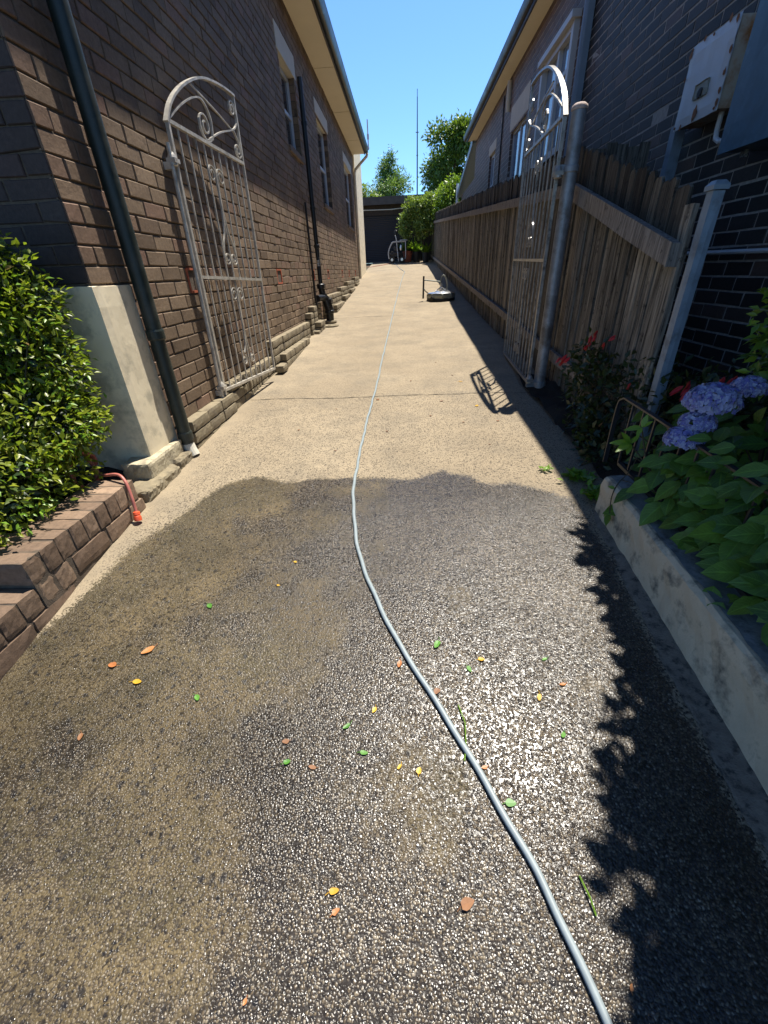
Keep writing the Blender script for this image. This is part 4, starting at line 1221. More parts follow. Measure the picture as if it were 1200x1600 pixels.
blD = [(a, b, 1.9 + (a + .1) * .35 + rD.uniform(-.75, .65), c_, d_, e_) for a, b, _, c_, d_, e_ in blD] + [ (1.0, 23.5, 1.9, .5, .5, .55), (.35, 23.8, 2.7, .35, .35, .3), (.95, 23.6, 2.55, .5, .5, .35), (1.35, 23.6, 2.5, .45, .5, .5), (.75, 23.6, 1.5, .3, .3, .3)]
tree("photinia_shrub", "pale green shrub with pinkish tips leaning over the driveway end in front of the garage", "shrub", (.9, 23.8, .4), 2.0, blD, 8000, .12, "l_shrub", .04, clump=.4, inner=.9)
blE = [(1.95, 22.5, 2.7, .55, .6, .5), (2.5, 22.7, 2.5, .6, .6, .6), (1.7, 22.6, 2.3, .4, .5, .4), (2.2, 22.6, 3.1, .4, .4, .35)]
tree("lime_shrub", "bright lime green shrub behind the far end of the paling fence", "shrub", (2.2, 22.6, .3), 2.4, blE, 4200, .14, "l_shrub2", .05, clump=.4, inner=.9)

# ------------------------------------------------------------------ things at the far end
def potted(x, y, label, pr, ph, mat, leaf, n, hgt, seed):
    z = gz(y); t = thing("potted_plant", label, "potted plant", (x, y, z), "potted plants by the garage")
    m = MB(); m.lathe([(pr * .7, 0), (pr * .98, ph * .9), (pr * 1.06, ph * .91), (pr * 1.06, ph), (pr * .9, ph), (pr * .85, ph * .92)], (x, y, z + .005), 18); smooth_angle(m.build("pot", mat, t))
    a = rng.uniform(0, 6.28, n); el = rng.uniform(.5, 1.3, n)
    D = np.stack([np.cos(a) * np.cos(el), np.sin(a) * np.cos(el), np.sin(el)], 1)
    P = np.array([x, y, z + ph * .9]) + rng.normal(size=(n, 3)) * pr * .25
    P[:, 2] = z + ph * .92
    leaf_cloud("foliage", leaf, t, P, D, rng.normal(size=(n, 3)) * .3 + [0, 0, 1], hgt * rng.uniform(.6, 1.1, n), .22, .15, None, None, .25, 2)
potted(.62, 24.0, "dark pot with pale strappy leaves in front of the pink tipped shrub", .22, .42, "black", "l_lime", 40, .6, 1)
potted(1.02, 23.3, "dark pot with upright leaves nearest the fence at the driveway end", .18, .4, "black", "l_shrub2", 34, .5, 2)
potted(.16, 24.2, "reddish pot with dark green foliage beside the pressure washer", .24, .45, "terracotta", "l_treeB", 60, .6, 3)

pw = thing("pressure_washer", "pressure washer with white tube frame and dark engine parked before the roller door", "pressure washer", (-.5, 23.7, gz(23.7)))
z = gz(23.7)
m = MB()
for yy in (23.45, 23.95):
    m.tube(smooth_path([(-.28, yy, z + .06), (-.33, yy, z + .5), (-.38, yy, z + .98), (-.42, yy, z + 1.12)], 4), .022, 8)
    m.tube(smooth_path([(-.72, yy, z + .18), (-.76, yy, z + .25), (-.76, yy, z + .5), (-.6, yy, z + .82), (-.45, yy, z + .88), (.0, yy, z + .88), (.06, yy, z + .84), (.06, yy, z + .25), (.0, yy, z + .18), (-.28, yy, z + .14)], 4), .02, 8)
m.tube([(-.42, 23.45, z + 1.12), (-.42, 23.95, z + 1.12)], .022, 8)
m.build("frame", "white", pw, smooth=True)
m = MB(); m.rbox((-.66, 23.5, z + .2), (-.1, 23.9, z + .5), (4, 4, 4), .012, .03); m.lathe([(.13, 0), (.14, .05), (.14, .16), (.09, .2)], (-.38, 23.7, z + .5), 16); m.tube([(-.66, 23.6, z + .35), (-.75, 23.55, z + .4)], .04, 8); m.build("engine", "engine", pw)
m = MB(); m.rbox((-.22, 23.5, z + .885), (.16, 23.9, z + .97), (4, 4, 2), .003, .02); m.build("water_tank", "white", pw)
m = MB(); m.lathe([(.05, 0), (.09, .06), (.09, .2), (.04, .25)], (-.40, 23.6, z + 1.1), 12); m.tube([(-.45, 23.6, z + 1.28), (-.3, 23.6, z + 1.36)], .03, 8); m.tube([(-.38, 23.55, z + 1.12), (-.26, 23.5, z + .9)], .02, 6); m.build("spray_gun", "black", pw)
m = MB(); m.lathe([(.05, 0), (.06, .1), (.03, .22)], (-.16, 23.55, z + .52), 12); m.build("pump", "steel", pw)
for x in (-.6, -.12):
    for yy in (23.42, 23.98):
        m = MB(); m.lathe([(.06, -.035), (.13, -.035), (.14, -.02), (.14, .02), (.13, .035), (.06, .035)], (x, yy, z + .145), 18, (0, 1, 0)); wh = smooth_angle(m.build("wheel", "black", pw))
        m = MB(); m.lathe([(.058, -.037), (.06, 0), (.058, .037)], (x, yy, z + .145), 14, (0, 1, 0)); m.build("rim", "steel", wh)

sc = thing("surface_cleaner", "flat steel surface cleaner lying on the concrete with its handle folded to the left", "surface cleaner", (.83, 10.75, gz(10.75)))
z = gz(10.75); c = (.83, 10.75)
m = MB(); m.lathe([(.30, .035), (.325, .05), (.33, .10), (.32, .135), (.29, .15)], (*c, z), 8); m.build("deck", "dullsteel", sc)
m = MB(); m.lathe([(.305, .150), (.29, .158), (.16, .175), (.10, .19), (.05, .195)], (*c, z), 32); smooth_angle(m.build("cover", "steel", sc))
m = MB(); m.lathe([(.315, .0), (.325, .01), (.322, .045), (.31, .05)], (*c, z), 32); m.build("brush_skirt", "black", sc)
m = MB(); m.lathe([(.04, .19), (.045, .25), (.03, .27), (.03, .33)], (*c, z), 12); m.tube([(c[0] - .16, c[1] - .12, z + .17), (c[0] - .06, c[1] - .05, z + .235), (c[0] + .06, c[1] + .03, z + .235), (c[0] + .2, c[1] + .1, z + .17)], .012, 8); m.build("swivel", "steel", sc)
m = MB(); m.tube(smooth_path([(c[0] - .02, c[1], z + .3), (c[0] - .01, c[1], z + .42), (c[0] + .04, c[1], z + .5), (c[0] + .1, c[1], z + .44), (c[0] + .14, c[1], z + .3), (c[0] + .12, c[1], z + .2)], 5), .014, 8); m.build("feed_hose", "dullsteel", sc)
m = MB(); m.tube([(c[0] - .02, c[1] - .02, z + .375), (c[0] - .40, c[1] - .06, z + .42)], .013, 8); m.tube([(c[0] - .3, c[1] - .1, z + .155), (c[0] - .36, c[1] - .09, z + .20), (c[0] - .40, c[1] - .06, z + .26)], .012, 8)
hd = m.build("handle", "dullsteel", sc)
m = MB(); m.tube([(c[0] - .41, c[1] - .06, z + .05), (c[0] - .40, c[1] - .06, z + .50)], .02, 10); m.build("grip", "black", hd)
m = MB()
for a in (.5, 2.4, 4.0): m.lathe([(.03, -.02), (.045, -.015), (.045, .015), (.03, .02)], (c[0] + .33 * math.cos(a), c[1] + .33 * math.sin(a), z + .045), 12, (math.cos(a), math.sin(a), 0))
m.build("castor", "black", sc)

# ------------------------------------------------------------------ hoses
hp = [(.43, .10), (.387, .215), (.361, .306), (.338, .371), (.305, .456), (.255, .554), (.194, .669), (.122, .805), (.024, .98), (-.072, 1.154), (-.161, 1.365), (-.23, 1.585), (-.275, 1.801), (-.308, 2.1), (-.322, 2.528), (-.321, 3.245),
      (-.30, 4.237), (-.288, 5.856), (-.25, 8.464), (-.197, 11.447), (-.106, 15.075), (-.048, 17.2), (.0, 18.5), (-.156, 19.8), (-.30, 21.5), (-.42, 23.0), (-.5, 23.35)]
hp = [(.50, -.15)] + hp
sp = smooth_path(hp, 8)
m = MB(); m.tube([(x + .0025 * math.sin(y * 11) + .002 * math.sin(y * 29 + 1), y, dz(x, y) + .0095) for x, y in sp], .0095, 10)
tag(m.build("pressure_hose", "hose", base=(0, 2, -1.1), smooth=True), "long pale grey hose snaking up the middle of the driveway to the pressure washer", "hose")
m = MB(); sp = smooth_path([(-.7, 23.6), (-1.1, 22.6), (-1.5, 21.9), (-1.85, 22.0)], 8)
m.tube([(x, y, dz(x, y) + .012) for x, y in sp], .012, 6)
tag(m.build("supply_hose", "redhose", base=(-1, 22.5, .3), smooth=True), "thin hose running left from the pressure washer to the cream wall", "hose")
gh = thing("garden_hose", "red brown garden hose coiled behind the leafy bush, end hanging over brick edging", "hose", (-1.6, 1.98, -.9))
m = MB()
coil = []
for i in range(120):
    a = i / 120 * 2 * math.pi * 4; rr_ = .115 + .012 * math.sin(i * .9)
    coil.append((-1.84 + .012 * math.sin(i * .37) - .03 * (i / 120), 2.08 + rr_ * math.cos(a) * .8, -.92 + rr_ * math.sin(a)))
m.tube(coil, .0105, 8)
m.build("coil", "redhose", gh, smooth=True)
m = MB(); tail = smooth_path([(-1.84, 2.1, -1.0), (-1.74, 2.05, -.935), (-1.66, 1.99, -.908), (-1.55, 1.945, -.885), (-1.50, 1.915, -.915), (-1.475, 1.885, -.98), (-1.462, 1.862, -1.045), (-1.457, 1.85, -1.075)], 8)
m.tube(tail, .0082, 10); m.build("tail", "redhose", gh, smooth=True)
m = MB(); ax = Vector((.012, -.03, -.08)).normalized()
m.lathe([(.012, -.012), (.017, -.008), (.018, .006), (.014, .010), (.0185, .014), (.0195, .03), (.0185, .04), (.012, .041)], (-1.457, 1.85, -1.072), 16, ax); smooth_angle(m.build("connector", "orange", gh))

# ------------------------------------------------------------------ left brick edging
ed = thing("brick_edging", "stepped low edging wall of brown bricks in front of the leafy bush", "garden wall", (-1.6, 1.5, -1.15))
r = random.Random(31)
def headers(y0, y1, ztop, zbot, xf, depth, n, sd):
    m = MB()
    for i in range(n):
        a, b = y0 + (y1 - y0) * i / n, y0 + (y1 - y0) * (i + 1) / n
        m.rbox((xf - depth, a + .0025, zbot), (xf + r.uniform(-.003, .003), b - .0025, ztop + r.uniform(-.003, .003)), (6, 5, 5), .0012, .0025, r.random() * .85, seed=sd + i)
    return m
headers(1.215, 1.975, -.925, -1.038, -1.50, .23, 9, 100).build("upper_course", "edging", ed)
headers(.55, 1.41, -1.046, -1.15, -1.505, .23, 9, 200).build("lower_course", "edging", ed)
headers(-.55, .53, -1.175, -1.29, -1.51, .23, 12, 400).build("street_course", "edging", ed)
m = MB(); y = 1.42
while y < 2.0:
    m.rbox((-1.70, y + .003, -1.14), (-1.494 + r.uniform(-.003, .003), min(y + .24, 2.0) - .003, -1.046), (3, 5, 3), .0015, .004, r.random() * .6, seed=int(y * 100)); y += .245
y = .4
while y < 1.4:
    m.rbox((-1.70, y + .003, -1.27), (-1.50 + r.uniform(-.003, .003), y + .242, -1.158), (3, 5, 3), .0015, .004, r.random() * .6, seed=int(y * 100)); y += .245
m.build("base_course", "edging", ed)
m = MB(); m.box((-1.73, 1.22, -1.2), (-1.505, 1.97, -.930)); m.box((-1.73, .56, -1.3), (-1.511, 1.40, -1.052)); m.build("mortar", "mortar", ed)
m = MB()
for i in range(5):
    m.rbox((-1.735 - .115 * (i + 1), 1.08, -1.145), (-1.74 - .115 * i, 1.21, -1.05), (3, 3, 3), .0015, .004, r.random(), seed=i + 300)
    m.rbox((-1.735 - .115 * (i + 1), 1.215, -1.04), (-1.74 - .115 * i, 1.45, -.928), (3, 3, 3), .0015, .004, r.random(), seed=i + 330)
m.build("return_course", "edging", ed)

# ------------------------------------------------------------------ left bush
lb = thing("leafy_bush", "glossy lime and dark green leafy bush in front of the cream pier", "bush", (-2.1, 1.75, -1.0))
blobs = [(-2.25, 1.95, -.12, .52, .36, .36), (-1.92, 2.02, -.20, .26, .25, .38), (-1.84, 1.92, -.56, .26, .34, .26), (-2.3, 1.5, -.50, .55, .55, .45), (-1.84, 1.55, -.74, .26, .42, .28), (-2.5, 1.2, -.65, .6, .5, .4), (-1.90, 2.08, .08, .2, .18, .2), (-2.1, 1.1, -.85, .3, .4, .22), (-1.79, 2.10, -.06, .15, .2, .2), (-1.77, 2.06, -.33, .16, .2, .2), (-1.74, 2.0, -.62, .14, .2, .16), (-1.88, 1.78, -.86, .22, .4, .16)]
kp = lambda P: (P[:, 1] < 2.30) & ((P[:, 0] < -1.55) | (P[:, 2] > -.85)) & (P[:, 0] < -1.55)
foliage("leaves", "l_bush", lb, blobs, 19000, .042, .46, inner=.45, clump=.16, nclump=240, keep=kp, up=.8, rand=.7)
foliage("young_leaves", "l_lime", lb, blobs[:5] + blobs[8:11], 2400, .034, .42, inner=.08, clump=.12, nclump=60, keep=kp, up=.8, rand=.7)
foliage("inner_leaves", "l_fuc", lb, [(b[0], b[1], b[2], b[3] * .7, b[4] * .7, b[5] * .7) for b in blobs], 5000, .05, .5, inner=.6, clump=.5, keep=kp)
m = MB(); r = random.Random(77)
for i in range(60):
    bl = r.choice(blobs); e = Vector(bl[:3]) + Vector((r.uniform(-.8, .8) * bl[3], r.uniform(-.8, .8) * bl[4], r.uniform(-.4, .85) * bl[5]))
    if e.y > 2.28: e.y = 2.25
    s_ = Vector((-2.1 + r.uniform(-.3, .2), 1.75 + r.uniform(-.3, .2), -1.0)); mid = (s_ + e) / 2 + Vector((r.uniform(-.08, .08), r.uniform(-.08, .08), .05))
    m.tube([s_, mid, e], [.009, .006, .002], 5)
m.build("stems", "twig", lb)

# ------------------------------------------------------------------ right planter
kb = thing("planter_kerb", "low worn white painted concrete wall edging the flower bed on the right", "garden wall", (1.04, .6, -1.25))
m = MB(); r = random.Random(41)
ysk = np.arange(-1.2, 1.905, .05); vs = []; fs = []
ztop = lambda y: float(np.interp(y, [-1.2, 0, .77, .9, 1.84, 2], [-1.115, -1.065, -1.005, -.997, -.922, -.915]))
nr = 9
for i, y in enumerate(ysk):
    zt = ztop(y); zb = gz(y) - .04
    j = lambda a: r.uniform(-a, a)
    x0 = .972
    ring = [(1.14, zb), (x0 - .004, zb), (x0 + .0, zb + (zt - zb) * .3), (x0 + .004, zb + (zt - zb) * .55), (x0 + .002, zb + (zt - zb) * .8), (x0 + .008, zt - .012), (x0 + .022, zt), (x0 + .09, zt + .002), (1.14, zt - .004)]
    for k, (x, z) in enumerate(ring): vs.append((x + j(.0035) * (0 < k < 8), y + j(.006), z + j(.0025) * (1 < k)))
for i in range(len(ysk) - 1):
    for k in range(nr):
        fs.append((i * nr + k, i * nr + (k + 1) % nr, (i + 1) * nr + (k + 1) % nr, (i + 1) * nr + k))
fs.append(tuple(range(nr))); fs.append(tuple((len(ysk) - 1) * nr + k for k in range(nr))[::-1])
m.add(vs, fs); kf = m.build("wall", "kerb", kb, smooth=False)
m = MB()
vs, fs = [], []
for i, y in enumerate(ysk):
    zt = ztop(y) + .004
    for x in (1.003, 1.05, 1.10, 1.138): vs.append((x + r.uniform(-.006, .006) * (x < 1.1), min(y, 1.895), zt + r.uniform(0, .002)))
for i in range(len(ysk) - 1):
    for k in range(3): fs.append((i * 4 + k, i * 4 + k + 1, (i + 1) * 4 + k + 1, (i + 1) * 4 + k))
m.add(vs, fs); lab(m.build("top_face", "kerbtop", kb), "bare grey weathered top of the wall")

# small garden railing
rl = thing("garden_railing", "low grey metal garden railing with thin bars behind the white kerb", "railing", (1.1, 1.6, -.93))
m = MB(); m.bar(smooth_path([(1.10, 2.17, -.96), (1.10, 2.17, -.66), (1.10, 2.13, -.60), (1.10, 2.06, -.595), (1.10, 1.7, -.605), (1.10, 1.0, -.63), (1.10, .3, -.66)], 6), (1, 0, 0), .022, .008); m.build("top_rail", "gutter2", rl)
m = MB(); m.bar([(1.10, 2.02, -.905), (1.10, 1.55, -.925), (1.10, .9, -.965), (1.10, .3, -1.0)], (1, 0, 0), .02, .016); m.build("bottom_rail", "gutter2", rl)
for i in range(14):
    y = 2.03 - i * .105
    zt = -.6 - (2.06 - y) * .033; zb = float(np.interp(y, [.3, .9, 1.55, 2.02], [-1.0, -.965, -.925, -.905]))
    m = MB(); m.bar([(1.10, y, zb), (1.10, y, zt)], (1, 0, 0), .010, .008); m.build("bar", "gutter2", rl)

# hydrangea
hy = thing("hydrangea", "hydrangea with large green leaves spilling over the white kerb, blue flower heads above", "hydrangea", (1.3, 1.5, -1.05))
cent = np.array([1.36, 1.45, -1.0])
n = 420
P = np.stack([rng.uniform(1.03, 1.75, n), rng.uniform(.35, 2.1, n), np.zeros(n)], 1)
hmax = -.60 - .30 * np.clip((1.12 - P[:, 0]) / .12, 0, 1) 
P[:, 2] = hmax - rng.random(n) ** 1.5 * .38
P[:, 2] = np.minimum(P[:, 2], -.62 + .05 * (P[:, 0] - 1.1))
keepm = ~((P[:, 0] < 1.2) & (P[:, 1] > 1.75))
P = P[keepm]; n = len(P)
D = np.stack([-.75 + rng.normal(size=n) * .5, -.25 + rng.normal(size=n) * .6, -.25 + rng.normal(size=n) * .3], 1)
N = np.stack([-.45 + rng.normal(size=n) * .3, -.35 + rng.normal(size=n) * .3, np.ones(n)], 1)
leaf_cloud("leaves", "l_hydv", hy, P, D, N, rng.uniform(.06, .135, n), .64, .12, np.clip(rng.beta(2, 2.5, n), 0, 1), None, .22, 2)
# a few singled-out leaves hanging over the kerb
nk = 230
Pk = np.stack([rng.uniform(1.055, 1.15, nk), rng.uniform(.2, 1.6, nk), rng.uniform(0, 1, nk)], 1)
Pk[:, 2] = -.95 + (.30 + .12 * (Pk[:, 1] < 1.5)) * Pk[:, 2] - .03 * (1.6 - Pk[:, 1])
Pk[:, 0] += .04 * (Pk[:, 2] + .95)
Dk = np.stack([-.8 + rng.normal(size=nk) * .35, rng.normal(size=nk) * .5, -.25 + rng.normal(size=nk) * .3], 1)
Nk = np.stack([-.6 + rng.normal(size=nk) * .25, -.3 + rng.normal(size=nk) * .25, np.ones(nk) * .8], 1)
leaf_cloud("outer_leaves", "l_hydv", hy, Pk, Dk, Nk, rng.uniform(.05, .125, nk), .64, .12, np.clip(rng.beta(2.2, 2, nk), 0, 1), None, .2, 2)
hang = [((1.02, 1.38, -.98), (-.3, -.25, -.8), .10), ((1.04, 1.30, -.965), (-.1, -.3, -.8), .075), ((1.05, 1.52, -.86), (-.6, -.2, -.5), .13), ((1.06, 1.62, -.82), (-.75, .25, -.35), .12), ((1.03, 1.12, -.96), (-.3, -.5, -.6), .10), ((1.02, 1.05, -.97), (-.5, -.2, -.7), .085),
        ((1.05, 1.48, -.72), (.3, .6, .35), .14), ((1.12, 1.35, -.70), (-.2, .9, .2), .16), ((1.1, 1.28, -.74), (-.5, .5, .1), .14), ((1.08, 1.66, -.78), (-.5, -.6, -.2), .12), ((1.08, 1.2, -.8), (-.8, -.1, .1), .14), ((1.06, 1.05, -.85), (-.8, .1, .0), .13), ((1.09, .95, -.82), (-.7, .3, -.1), .14)]
leaf_cloud("overhanging_leaves", "l_hydv", hy, [h[0] for h in hang], [h[1] for h in hang], [(-.5, -.45, .75)] * len(hang), [h[2] for h in hang], .64, .12, rng.uniform(.4, 1, len(hang)), None, .2, 2)
lm = [((1.005, 1.80, -.71), d, l) for d, l in (((-.55, .12, .02), .085), ((-.5, -.25, -.12), .085), ((-.35, .2, .45), .065), ((-.1, -.3, .35), .06), ((.3, .1, .3), .055), ((-.2, -.35, -.3), .06), ((-.1, .35, .1), .05))]
lm += [((1.035, 1.80, -.635), d, l) for d, l in (((.1, .0, .6), .06), ((-.6, .1, -.1), .07), ((-.3, -.3, -.35), .05), ((.2, -.2, .3), .05))]
leaf_cloud("new_shoots", "l_lime", hy, [h[0] for h in lm], [h[1] for h in lm], [(-.3, -.5, .8)] * len(lm), [h[2] for h in lm], .42, .12, rng.uniform(.2, 1, len(lm)), None, .12, 2)
m = MB(); r = random.Random(6)
for i in range(46):
    e = Vector((r.uniform(1.05, 1.6), r.uniform(.5, 2.0), r.uniform(-.85, -.66))); s_ = Vector((1.35 + r.uniform(-.12, .15), 1.4 + r.uniform(-.5, .4), -1.05))
    m.tube([s_, (s_ + e) / 2 + Vector((-.02, 0, .06)), e], [.006, .005, .003], 5)
for e in ((1.005, 1.80, -.71), (1.035, 1.80, -.635)): m.tube([(1.2, 1.7, -.95), (1.08, 1.76, -.8), e], [.005, .004, .003], 5)
m.build("stems", "twig", hy)
def flower_head(c, rad, label):
    n = 420
    d = norm(rng.normal(size=(n, 3))); d[:, 2] = np.abs(d[:, 2]) * 1.0 - .35 * rng.random(n); d = norm(d)
    C = np.array(c) + d * np.array([rad, rad, rad * .78])
    Ps, Ds, Ns, Ls, Ts = [], [], [], [], []
    for i in range(n):
        nn = norm((d[i] + rng.normal(size=3) * .25)[None])[0]
        a = np.cross(nn, [0, 0, 1.0] if abs(nn[2]) < .9 else [1.0, 0, 0]); a /= np.linalg.norm(a); b = np.cross(nn, a)
        ph = rng.random() * 6.28; t = rng.random()
        for q in range(4):
            an = ph + q * math.pi / 2
            Ds.append(a * math.cos(an) + b * math.sin(an) + nn * .22); Ps.append(C[i]); Ns.append(nn); Ls.append(rad * rng.uniform(.12, .17)); Ts.append(np.clip(t + rng.normal() * .08, 0, 1))
    leaf_cloud("flower_head", "petal", hy, Ps, Ds, Ns, Ls, 1.0, .08, np.array(Ts), None, .05, 2)['label'] = label
flower_head((1.085, 1.585, -.615), .066, "pale blue flower head catching the sun")
flower_head((1.165, 1.62, -.48), .088, "large violet blue flower head")
flower_head((1.125, 1.60, -.555), .060, "small lilac flower head joining its neighbours")
flower_head((1.36, 1.72, -.46), .062, "deep blue flower head at the edge of the frame")

# fuchsia
fu = thing("fuchsia_shrub", "dark leaved fuchsia shrub with hanging red flowers at the foot of the fence", "shrub", (1.4, 2.8, -1.0))
bl = [(1.32, 2.95, -.78, .2, .35, .28), (1.5, 2.6, -.72, .22, .35, .26), (1.6, 2.2, -.72, .3, .3, .24), (1.24, 2.72, -.95, .12, .3, .16), (1.2, 2.45, -1.0, .12, .28, .14), (1.9, 2.0, -.7, .25, .4, .24), (1.28, 3.15, -.62, .1, .15, .18)]
foliage("leaves", "l_fuc", fu, bl, 3400, .055, .55, inner=.7, clump=.3, nclump=120, up=.7, rand=.8, seg=1)
m = MB(); r = random.Random(8)
for i in range(40):
    b_ = r.choice(bl); e = Vector(b_[:3]) + Vector((r.uniform(-.8, .8) * b_[3], r.uniform(-.8, .8) * b_[4], r.uniform(-.3, .9) * b_[5]))
    s_ = Vector((1.45 + r.uniform(-.15, .2), 2.7 + r.uniform(-.4, .3), -1.0)); m.tube([s_, (s_ + e) / 2 + Vector((0, 0, .05)), e], [.006, .004, .002], 5)
m.build("stems", "twig", fu)
def red_flowers(c, n=4, s=.05):
    Ps, Ds, Ns, Ls = [], [], [], []
    for i in range(n):
        o = np.array(c) + rng.normal(size=3) * .018; d = np.array([-.45 + rng.normal() * .3, -.2 + rng.normal() * .3, -.6])
        for q in range(5):
            a = q * 1.257; Ps.append(o); Ds.append(d + .16 * np.array([math.cos(a), math.sin(a), 0])); Ns.append((math.cos(a), math.sin(a), .3)); Ls.append(s * rng.uniform(.8, 1.3))
    leaf_cloud("flower", "red", fu, Ps, Ds, Ns, Ls, .3, .1, None, None, .02, 2)
for c_, n_, s_ in (((1.12, 3.10, -.565), 5, .055), ((1.21, 2.92, -.385), 4, .045), ((1.27, 2.80, -.40), 3, .04), ((1.36, 2.08, -.55), 4, .055), ((1.38, 1.86, -.44), 5, .055), ((1.3, 2.5, -.60), 2, .03), ((1.2, 2.95, -.47), 3, .035)): red_flowers(c_, n_, s_)

# taller shrub at the right edge, mostly beside the viewer; it throws the leafy shade on the near concrete
rs = thing("garden_shrub", "tall shrub with small glossy leaves at the right edge before the dark bricks", "shrub", (1.45, 1.2, -1.1))
bl = [(1.52, 1.78, -.22, .16, .2, .26), (1.35, .95, -.1, .3, .3, .3), (1.22, .55, -.05, .34, .35, .32), (1.08, .80, .12, .17, .2, .2), (1.15, .15, .0, .38, .4, .34), (1.6, 1.3, -.4, .2, .3, .3), (1.0, .28, .1, .25, .3, .25), (1.1, -.3, .0, .38, .4, .34)]
can = [(1.36, .75, 1.25, .42, .45, .32), (1.28, 1.14, 1.15, .28, .35, .26), (1.45, 1.45, 1.05, .34, .24, .25), (1.46, .2, 1.25, .45, .45, .33), (1.50, -.35, 1.2, .45, .45, .33), (1.5, .9, .95, .35, .5, .3), (1.47, 2.1, 1.24, .17, .5, .14), (1.45, 1.75, 1.15, .19, .3, .16)]
kp2 = lambda P: ((P[:, 0] > .745 * P[:, 1] + .22 - .2 * (P[:, 1] > 1.3)) & (P[:, 0] > .62)) | (P[:, 2] > .42 * P[:, 1] + .12)
foliage("leaves", "l_hyd", rs, bl, 7000, .06, .5, inner=.8, clump=.35, nclump=140, up=.7, rand=.8, keep=kp2)
foliage("canopy", "l_hyd", rs, can, 17000, .085, .55, inner=.95, clump=.5, nclump=160, up=1.0, rand=.7, keep=kp2)
foliage("young_leaves", "l_shrub2", rs, bl[:1], 260, .05, .45, inner=.3, clump=.3, nclump=30, up=.6, rand=.8)
m = MB(); r = random.Random(88)
for i in range(60):
    b_ = r.choice(bl + can); e = Vector(b_[:3]) + Vector((r.uniform(-.5, .8) * b_[3], r.uniform(-.7, .7) * b_[4], r.uniform(-.3, .9) * b_[5]))
    if e.x < .745 * e.y + .25 and e.z < .42 * e.y + .2: continue
    s_ = Vector((1.5, max(.2, min(1.6, e.y)), -1.1)); m.tube([s_, (s_ + e) / 2 + Vector((.05, 0, .08)), e], [.01, .007, .003], 5)
m.build("stems", "twig", rs)

# trailing vine on the kerb end and the weed at the driveway edge
vn = thing("trailing_vine", "thin trailing vine hanging over the end of the white kerb", "vine", (1.02, 1.78, -.93))
m = MB(); m.tube(smooth_path([(1.09, 1.86, -.80), (1.05, 1.83, -.87), (1.0, 1.80, -.91), (.965, 1.76, -.96), (.955, 1.72, -1.03)], 6), .0025, 5); m.tube(smooth_path([(1.02, 1.82, -.9), (1.06, 1.70, -.88), (1.09, 1.6, -.87)], 5), .0022, 5); m.build("stem", "twig", vn)
leaf_cloud("leaves", "l_hyd", vn, [(.955, 1.72, -1.03), (.957, 1.73, -1.02), (.985, 1.79, -.93), (.97, 1.77, -.97), (1.06, 1.7, -.88)], [(-.3, -.4, -.6), (-.2, .3, -.6), (-.5, .2, .1), (-.4, -.5, .2), (-.4, 0, .3)], [(-.8, -.3, .5)] * 5, [.06, .05, .03, .028, .035], .6, .1, rng.uniform(.4, 1, 5), None, .1, 2)
def weed(x, y, label, n, s):
    t = thing("weed", label, "weed", (x, y, dz(x, y)), "weeds at the driveway edge")
    a = rng.uniform(0, 6.28, n); el = rng.uniform(.1, 1.0, n)
    P = np.array([x, y, dz(x, y) + .01]) + rng.normal(size=(n, 3)) * np.array([s * .5, s * .5, .008]); P[:, 2] = np.maximum(P[:, 2], dz(x, y) + .008)
    D = np.stack([np.cos(a) * np.cos(el), np.sin(a) * np.cos(el), np.sin(el)], 1)
    leaf_cloud("leaves", "l_lime", t, P, D, [(0, 0, 1)] * n, s * rng.uniform(.6, 1.1, n), .5, .1, None, None, .1, 1)
weed(.845, 2.33, "small sunlit green weed at the edge of the shade on the dry concrete", 26, .035)
weed(1.0, 2.22, "larger shaded weed growing between the driveway and the kerb end", 90, .06)
weed(1.02, 2.02, "leafy weed in deep shade at the very end of the kerb", 80, .06)

